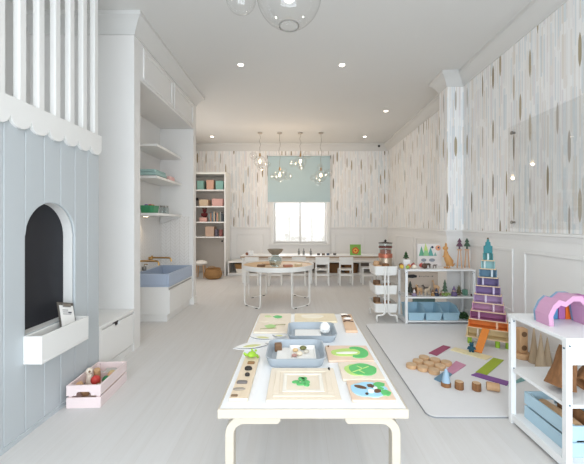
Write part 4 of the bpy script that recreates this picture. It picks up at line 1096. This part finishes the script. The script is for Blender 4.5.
for k, (c, nm, h) in enumerate(cols):
    w_ = .405-(.405-.115)*(k/9)**1.0; dp_ = .15-.009*k
    t = thing('tower_tray', nm+' open box tier of the rainbow tower', 'stacking tier', (TX, TY, z), TA, 'tiers of the rainbow tower')
    th = .009
    m = P(c)
    MB().box(-w_/2, w_/2, -dp_/2, dp_/2, 0, th).build('floor_plate', WOODE, t, bevel=.001)
    MB().box(-w_/2+.016, w_/2-.016, dp_/2-th-.012, dp_/2-.012, th, h-.0005).build('back_wall', m, t)
    for sx in (-1, 1): MB().box(sx*(w_/2-.016)-th/2, sx*(w_/2-.016)+th/2, -dp_/2+.012, dp_/2-.012-th, th, h-.0005).build('side_wall', m, t)
    MB().box(-w_/2+.021, w_/2-.021, -dp_/2+.012, dp_/2-.012-th, th, th+.002).build('coloured_liner', m, t)
    if k < 9: MB().lathe([(.010, th), (.010, h-.001)], 12, (pegx[k], -dp_/2+.035, 0)).build('white_pillar', P(('efe6da', 'f1c9a6', 'e3bfd6', 'e7cfe0', 'e3d8ea', 'd8cbe8', 'd5cfe6', 'd6e2ea', 'dfeeee', 'd6e8e8')[k]), t)
    else: MB().lathe([(.010, th), (.010, h-.001)], 12, (0, -dp_/2+.03, 0)).build('white_pillar', P('d6e8e8'), t)
    z += h+.0008
rf = thing('tower_roof', 'teal stepped roof block topping the rainbow tower', 'block', (TX, TY, z), TA)
MB().prism([(-.04, 0), (.04, 0), (.04, .072), (.024, .078), (.022, .112), (.011, .118), (.010, .14), (-.010, .14), (-.011, .118), (-.022, .112), (-.024, .078), (-.04, .072)], 'y', -.03, .03).build('roof_block', TEALD, rf, bevel=.002)
MB().sphere((0, 0, .149), .010).build('roof_knob', P('6d5f4a'), rf)
# ramp
a = Vector((*tloc(-.015, -.085), RUGZ+.068+.098+.01)); b = Vector((*onz(478, 352.5, RUGZ+.006), RUGZ+.006))
d = (b-a).normalized(); sd_ = d.cross(Vector((0, 0, 1))).normalized(); nn = sd_.cross(d).normalized()
if nn.z < 0: nn = -nn
q = MB(); hwd, t_ = .034, .009
rg = []
for p in (a, b): rg.append([p+sd_*hwd, p-sd_*hwd, p-sd_*hwd+nn*t_, p+sd_*hwd+nn*t_])
q.loft(rg); o = q.build('ramp_plank', P('e58a3d'), None, bevel=.001); tag(o, 'orange ramp plank leaning on the rainbow tower', 'plank')
by = onz(472, 353, RUGZ)
br = thing('toy_bear', 'dark teal little bear standing at the foot of the orange ramp', 'toy bear', (by[0], by[1]+.01, RUGZ), R(-20))
q = MB(); q.tube([(0, 0, .018), (0, 0, .04), (0, 0, .062)], [.02, .026, .018], 12); q.sphere((0, -.004, .078), .02, 12, 8); q.build('body', P('24566a'), br)
for s_ in (-1, 1):
    MB().tube([(s_*.011, 0, .025), (s_*.014, -.002, 0)], [.011, .010], 8).build('leg', P('24566a'), br)
    MB().sphere((s_*.014, 0, .098), .007, 8, 6).build('ear', P('24566a'), br)
    MB().tube([(s_*.02, 0, .055), (s_*.034, -.012, .035)], [.009, .007], 8).build('arm', P('24566a'), br)

# ------------------------------------------------------------------ planks and wood pieces on the mat
def mat_plank(lb, quad, c):
    pts = [Vector((*onz(px, py, RUGZ), 0)) for px, py in quad]
    cc = sum(pts, Vector())/4
    o = MB().prism([((p-cc).x, (p-cc).y) for p in pts], 'z', 0, .007).build('coloured_plank', P(c), None, (cc.x, cc.y, RUGZ), bevel=.001)
    return tag(o, lb, 'plank', 'coloured planks on the mat')
mat_plank('plum plank behind the wood rounds on the mat', [(428.6, 353.4), (443.2, 345.7), (450.5, 347.4), (436.8, 356)], 'a4506f')
mat_plank('pale yellow plank leading to the rainbow tower', [(450.5, 350.3), (455, 347.8), (492.6, 357), (486, 360.2)], 'efe3b8')
mat_plank('lime green plank on the mat', [(493.3, 358.3), (503.8, 360.6), (486.9, 375.4), (475.5, 372.8)], 'a3b83f')
mat_plank('purple plank on the mat', [(471, 375.4), (477, 373.2), (510.5, 382.6), (506.5, 386)], '85589a')
mat_plank('teal plank by the post of the front shelf', [(507.8, 386.4), (512.5, 383), (526, 375.5), (530, 379)], '7aa9a8')
mat_plank('rose pink plank beside the wood rounds', [(456, 361.4), (466, 365.6), (452.6, 374.6), (446, 370.8)], 'cf93ad')
mat_plank('steel blue plank under the blue gnome', [(433.8, 379.4), (445.6, 370.8), (452.2, 374.8), (442.5, 383.4)], '6d93ad')
disc = [(411.6, 364.6), (418.0, 360.6), (424.2, 356.9), (422.7, 367.2), (428.9, 363.2), (435.1, 359.4), (433.9, 370), (440.2, 365.8), (446.3, 362)]
dl_ = ['wood round at the left corner of the nine', 'wood round in the middle of the back left edge', 'wood round at the back corner of the nine', 'wood round in the middle of the near left edge', 'wood round in the centre of the nine', 'wood round in the middle of the back right edge', 'wood round at the near corner, by the blue plank', 'wood round in the middle of the near right edge', 'wood round at the right corner, by the pink plank']
for k, ((px, py), lb) in enumerate(zip(disc, dl_)):
    x, y = onz(px, py, RUGZ+.025); r = .0455
    t = thing('wood_slice', lb+' on the mat', 'wood slice', (x, y, RUGZ), group='wood rounds on the mat')
    MB().lathe([(r*.97, 0), (r, .004), (r, .026), (r*.96, .03)], 18).build('bark_ring', TANW, t)
    MB().lathe([(r*.9, .0295), (r*.9, .0312)], 18).build('cut_face', wood('cut wood', 'd9bd9c', 'c6a47d', (20, 20, 20)), t)
gx, gy = onz(446, 386, RUGZ)
gn = thing('toy_gnome', 'pale blue cone gnome with bark base on the mat', 'toy gnome', (gx, gy, RUGZ))
MB().lathe([(.036, 0), (.036, .028), (.033, .03)], 18).build('bark_base', BARK, gn)
MB().lathe([(.031, .03), (.026, .065), (.018, .10), (.010, .125), (.0, .133)], 18).build('cone_body', P('a3bfd4'), gn)
for (px, py, lb, lng) in ((460.5, 390, 'upright log stub right of the blue gnome', 0), (478, 391.5, 'upright log stub in the middle of the three stubs', 0), (494.5, 392, 'log stub lying on its side near the front shelf post', 1)):
    x, y = onz(px, py, RUGZ)
    g = thing('log_stub', lb, 'log stub', (x, y+.02, RUGZ), group='log stubs on the mat')
    if not lng:
        MB().lathe([(.03, 0), (.032, .003), (.031, .052), (.029, .055)], 16).build('bark_side', BARK, g)
        MB().lathe([(.027, .0548), (.027, .056)], 16).build('cut_face', MATS['cut wood'], g)
    else:
        M2 = Matrix.Translation((0, 0, .03)) @ rot('Z', R(-25)) @ rot('Y', PI/2)
        MB().lathe([(.028, -.042), (.03, -.04), (.03, .04), (.028, .042)], 16, M=M2).build('bark_side', TANW, g)
        q = MB(); q.lathe([(.025, -.0435), (.025, -.0418)], 16, M=M2); q.lathe([(.025, .0418), (.025, .0435)], 16, M=M2); q.build('cut_face', DARKW, g)
# wood tower and cones by the wall
wx, wy = 2.075, 3.14
wt = thing('wooden_tower', 'tan carved wooden tower on round base by the right wall', 'toy tower', (wx, wy, RUGZ))
MB().lathe([(.07, 0), (.075, .006), (.075, .04), (.066, .05), (.06, .05)], 20).build('round_base', TANW, wt)
MB().box(-.036, .036, -.036, .036, .05, .275).build('tower_block', TANW, wt, bevel=.008)
for z_ in (.10, .225): MB().lathe([(.024, 0), (.024, .004)], 18, M=Matrix.Translation((-.0, -.0355, z_)) @ rot('X', PI/2)).build('carved_ring', DARKW, wt)
for k, (px, py, h, r, lb) in enumerate(((535.5, 363.5, .32, .043, 'tall slim wooden cone next to the wooden tower'), (542.5, 369.5, .305, .045, 'slim wooden cone in the middle of the three'), (549, 366.5, .25, .042, 'shortest slim wooden cone of the three by the wall'))):
    x, y = onz(px, py, RUGZ); y += .02
    o = MB().lathe([(r, 0), (r*.96, .006), (r*.5, h*.5), (r*.12, h*.94), (.001, h)], 18).build('wooden_cone', GREYW, None, (x, y, RUGZ)); tag(o, lb, 'cone', 'wooden cones by the wall')

# ------------------------------------------------------------------ front shelf contents
crate('wooden_crate', 'powder blue slatted crate of bark on the lowest tier of the front shelf', (1.545, 1.925, .0508), .27, .37, .16, BLUECR)
for k, (x, y, z_, ln, r, rz, ry, lb, m) in enumerate(((1.480, 1.99, .158, .28, .042, 88, 2, 'long tan bark log lying on top in the blue crate', TANW), (1.607, 1.93, .15, .27, .040, 92, -2, 'brown bark log on the right in the blue crate', BARK), (1.544, 1.92, .0965, .26, .030, 90, 0, 'dark log at the bottom of the blue crate', DARKW))):
    o = MB(); o.lathe([(r*.8, -ln/2), (r, -ln/2+.01), (r*1.05, 0), (r*.9, ln/2-.01), (r*.7, ln/2)], 14, M=rot('Z', R(rz)) @ rot('Y', PI/2+R(ry)))
    o = o.build('bark_log', m, None, (x, 1.925, z_)); tag(o, lb, 'log', 'logs in the blue crate')
def bark(lb, loc, secs, M):
    b = thing('hollow_log', lb, 'bark log', loc)
    q = MB(); N = 24; rings = []; inner = []
    for z_, r_ in secs:
        ring = []; inn = []
        for i_ in range(N):
            t = 2*PI*i_/N; rr = r_*(1+.07*math.sin(3*t+z_*30)+.04*math.sin(7*t+z_*11))
            ring.append(M @ Vector((rr*math.cos(t), rr*math.sin(t), z_))); inn.append(M @ Vector((rr*.7*math.cos(t), rr*.7*math.sin(t), z_)))
        rings.append(ring); inner.append(inn)
    q.loft(rings+inner[::-1], closed=True)
    zm = min(v.co.z for v in q.b.verts)
    for v in q.b.verts: v.co.z -= zm
    q.build('bark_shell', BARK, b)
bark('hollow bark trunk leaning behind the near post of the front shelf', (1.425, 1.84, .3458), [(-.0, .072), (.05, .062), (.11, .052), (.17, .044), (.215, .036)], rot('Y', R(16)) @ rot('X', R(-6)))
bark('shorter bark piece lying right of the near post', (1.60, 1.86, .3458), [(-.07, .045), (0, .05), (.09, .042)], rot('Z', R(25)) @ rot('Y', R(62)))
# faceted two-humped grotto and its blocks on top of the front shelf
OUTER = [(-.12, 0), (-.126, .06), (-.10, .115), (-.066, .146), (-.03, .136), (.008, .167), (.06, .167), (.105, .12), (.125, 0)]
INNER = [(-.094, 0), (-.099, .055), (-.08, .095), (-.056, .116), (-.028, .106), (.014, .138), (.05, .138), (.08, .105), (.099, 0)]
def grotto(lb, x, y0, y1, c, k=1.0):
    m = MB(); o_ = [(a*k, b*k) for a, b in OUTER]; i_ = [(a*k, b*k) for a, b in INNER]
    for q in range(len(o_)-1): m.prism([o_[q], o_[q+1], i_[q+1], i_[q]], 'y', -(y1-y0)/2, (y1-y0)/2)
    bmesh.ops.remove_doubles(m.b, verts=m.b.verts, dist=1e-5)
    o = m.build('grotto_arch', P(c), None, (x, (y0+y1)/2, TZ), smooth=False)
    return tag(o, lb, 'arch', 'grotto arches on the front shelf')
grotto('pink faceted arch with two humps on top of the front shelf', 1.516, 1.88, 1.985, 'cb9bba')
grotto('thin pale blue arch peeking out behind the pink two humped arch', 1.524, 1.987, 2.012, '86a9c8', 1.0)
for lb, x0, x1, h, c in (('blue block showing at left inside the pink arch', 1.486, 1.551, .105, '4f86b0'), ('narrow plum block between blue and orange inside the pink arch', 1.556, 1.595, .128, 'a9689c'), ('orange block standing inside the pink arch', 1.598, 1.637, .118, 'e56f22'), ('wide plum block at right inside the pink arch', 1.641, 1.72, .142, 'ab6b9e')):
    slab('grotto_block', lb, 'block', P(c), (x0+x1)/2, 2.05, TZ, x1-x0, .06, h, 0, 'blocks behind the pink arch', .003)

# ------------------------------------------------------------------ acrylic panel on the right wall
ap = thing('acrylic_panel', 'clear acrylic sheet on standoffs protecting the right wallpaper', 'panel', (XR-.0295, 2.0, 1.2))
MB().box(-.005, 0, -1.6, 1.57, .0, 1.05).build('acrylic_sheet', ACRYL, ap)
for y in (1.51, .0, -1.5):
    for z_ in (.062, .985):
        MB().lathe([(.016, -.012), (.018, -.010), (.018, 0), (.010, .0), (.010, .028)], 16, M=Matrix.Translation((0, y, z_)) @ rot('Y', PI/2)).build('standoff', STEEL, ap)

# ------------------------------------------------------------------ pendants
def pendant(lb, x, y, zc, Rm, sats, warm, cord_wave=True):
    p = thing('glass_pendant', lb, 'pendant light', (x, y, CH), group='clear glass bubble pendants')
    z0 = zc-CH
    MB().lathe([(.006, -.035), (.05, -.022), (.055, -.004), (.055, 0)], 20).build('canopy', P('b0a69a'), p)
    pts = []
    n = 26; top = -.03; bot = z0+Rm+.05
    for i in range(n+1):
        t = i/n; amp = .022*math.sin(PI*t)*(1-t*.5) if cord_wave else 0
        pts.append((amp*math.sin(t*16+x*9), amp*math.cos(t*13+x*5), top+(bot-top)*t))
    MB().tube(pts, .0035, 6).build('cord', P('77706a'), p)
    MB().lathe([(.012, bot), (.016, bot-.01), (.016, bot-.05), (.02, bot-.055), (.02, bot-.075)], 14).build('lamp_holder', BRASS, p)
    prof = []
    for i in range(21):
        t = math.acos(min(1, .30))  # opening angle at the foot
        a0, a1 = -PI/2+.30, PI/2-.12
        a = a0+(a1-a0)*i/20; prof.append((Rm*math.cos(a), z0+Rm*math.sin(a)))
    lipz = prof[0][1]
    prof = [(prof[0][0]*.92, lipz-.012*Rm/.16), (prof[0][0]*1.03, lipz-.010*Rm/.16)]+prof
    gl = MB().lathe(prof, 40, cap=False).build('glass_globe', GLASS, p)
    lr = prof[2][0]; kk = Rm/.163*.004
    MB().lathe([(lr-kk, lipz-kk), (lr, lipz-1.6*kk), (lr+kk, lipz-kk), (lr+kk, lipz), (lr, lipz+.4*kk), (lr-kk, lipz)], 32, cap=False).build('glass_lip', LIPG, gl)
    for (dx, dy, dz, r) in sats:
        q = MB().sphere((dx, dy, z0+dz), r, 24, 14); q.build('glass_bubble', GLASS, p)
    MB().sphere((0, 0, z0), Rm*.2, 14, 10, (1, 1, 1.15)).build('bulb', emit('warm bulb' if warm else 'pale bulb', 'ffdca8' if warm else 'fff0dc', 8), p)
    return p
pl = [(-.827, 2.635, 'clear bubble pendant furthest left by the blind', [(-.13, .02, .12, .075), (.15, -.02, -.06, .06), (.02, -.06, -.12, .07)]),
      (-.387, 2.325, 'lower clear bubble pendant, left one before the blind', [(-.12, .03, -.02, .07), (.16, -.02, -.02, .075), (.08, .05, .09, .06)]),
      (.075, 2.63, 'higher clear bubble pendant before the middle of the blind', [(.13, -.02, .12, .08), (-.14, .03, -.03, .07), (.02, .06, -.1, .06)]),
      (.535, 2.32, 'lower clear bubble pendant furthest right before the blind', [(.15, .0, .05, .075), (-.14, .04, -.04, .07), (-.02, -.05, .16, .06), (-.05, .02, -.13, .06)])]
for x, z_, lb, sats in pl: pendant(lb, x, 7.6, z_, .135, [(a*1.15, b, c*1.15, r*1.15) for a, b, c, r in sats], True)
pendant('big clear glass pendant hanging close overhead above the white table', -.04, 1.7, 2.395, .163, [(-.24, .0, -.02, .075), (.2, .16, .2, .08)], False, False)

# downlights and the dark sensor
def downlight(lb, x, y, pw=12, tint=(1, .95, .89)):
    dlt = thing('downlight', lb, 'downlight', (x, y, CH), group='recessed ceiling downlights')
    MB().lathe([(.034, -.001), (.046, -.004), (.048, 0)], 24, cap=False).build('trim_ring', WHITE, dlt)
    MB().lathe([(.034, -.0015), (.034, -.0005)], 24).build('lens', emit('downlight lens', 'fff1dd', 14), dlt)
    L = bpy.data.lights.new('downlight', 'SPOT'); L.energy = pw; L.spot_size = R(130); L.spot_blend = .9; L.shadow_soft_size = .04; L.color = tint
    lo = bpy.data.objects.new('downlight_beam', L); COL.objects.link(lo); lo.location = (x, y, CH-.02)
for lb, px, py in (('left one of the two nearer ceiling downlights', 240.7, 64.8), ('right one of the two nearer ceiling downlights', 342, 65), ('ceiling downlight close to the far right cornice', 386, 111), ('ceiling downlight just right of the pendant row', 364.8, 137.2), ('ceiling downlight above the far left bookcase', 212, 138)):
    d_ = (CH-EYE)*FPX/(VY-py); y = min(d_, 7.95); x = (px-VX)/FPX*y
    downlight(lb, x, y, 20 if y < 5 else 3, (1, .86, .70))
for x in (-.68, .55):  # extra downlights added out of view for more light from above
    for y in (1.45, -.4):
        downlight('added unseen downlight '+('left' if x < 0 else 'right')+(' above the white table' if y > 0 else ' behind the camera'), x, y, 15)
sn = thing('ceiling_sensor', 'small black sensor up on the far cornice right of the window', 'sensor', (sx_(379, 8.56), 8.56, 3.20))
MB().sphere((0, 0, 0), .03).build('sensor_dome', BLACK, sn)
MB().box(-.012, .012, 0, .12, -.006, .03).build('sensor_bracket', WHITE, sn)

# ------------------------------------------------------------------ light
def area(name, loc, rot_, sx, sy, e, c):
    L = bpy.data.lights.new(name, 'AREA'); L.shape = 'RECTANGLE'; L.size = sx; L.size_y = sy; L.energy = e; L.color = c
    o = bpy.data.objects.new(name, L); COL.objects.link(o); o.location = loc; o.rotation_euler = rot_; return o
area('daylight_garden_doors', (.2, -1.62, 1.45), (PI/2, 0, 0), 3.6, 2.7, 140, (.80, .90, 1.0))
area('daylight_far_window', (.08, YF+.35, 1.3), (-PI/2, 0, 0), 1.3, 1.1, 10, (.97, .98, 1.0))
area('fill_side_opening', (-2.8, 6.8, 1.75), (PI/2, 0, -PI/2), 1.6, 1.9, 14, (1, .84, .68))  # added warm fill for the far room, shining through the unseen opening
for x, z_, lb, sats in pl:
    L = bpy.data.lights.new('pendant_glow', 'POINT'); L.energy = 5.5; L.color = (1, .72, .48); L.shadow_soft_size = .03
    o = bpy.data.objects.new('pendant_glow', L); COL.objects.link(o); o.location = (x, 7.6, z_-.06)
L = bpy.data.lights.new('cabinet_glow', 'SPOT'); L.energy = 3; L.color = (1, .8, .55); L.spot_size = R(110); L.spot_blend = .8; L.shadow_soft_size = .03
o = bpy.data.objects.new('cabinet_glow', L); COL.objects.link(o); o.location = (-2.0, 4.5, 1.33)
W = bpy.data.worlds.new('sky'); S.world = W; W.use_nodes = True
bg = W.node_tree.nodes.get('Background') or W.node_tree.nodes.new('ShaderNodeBackground')
bg.inputs[0].default_value = (.94, .97, 1, 1); bg.inputs[1].default_value = 1.6

S.view_settings.view_transform = 'Standard'; S.view_settings.look = 'None'
S.view_settings.gamma = 1; S.view_settings.use_curve_mapping = False
S.view_settings.exposure = 0.08
try:
    S.cycles.use_denoising = True
    S.cycles.max_bounces = 10; S.cycles.diffuse_bounces = 6; S.cycles.transparent_max_bounces = 24
    S.cycles.sample_clamp_indirect = 4
except Exception: pass
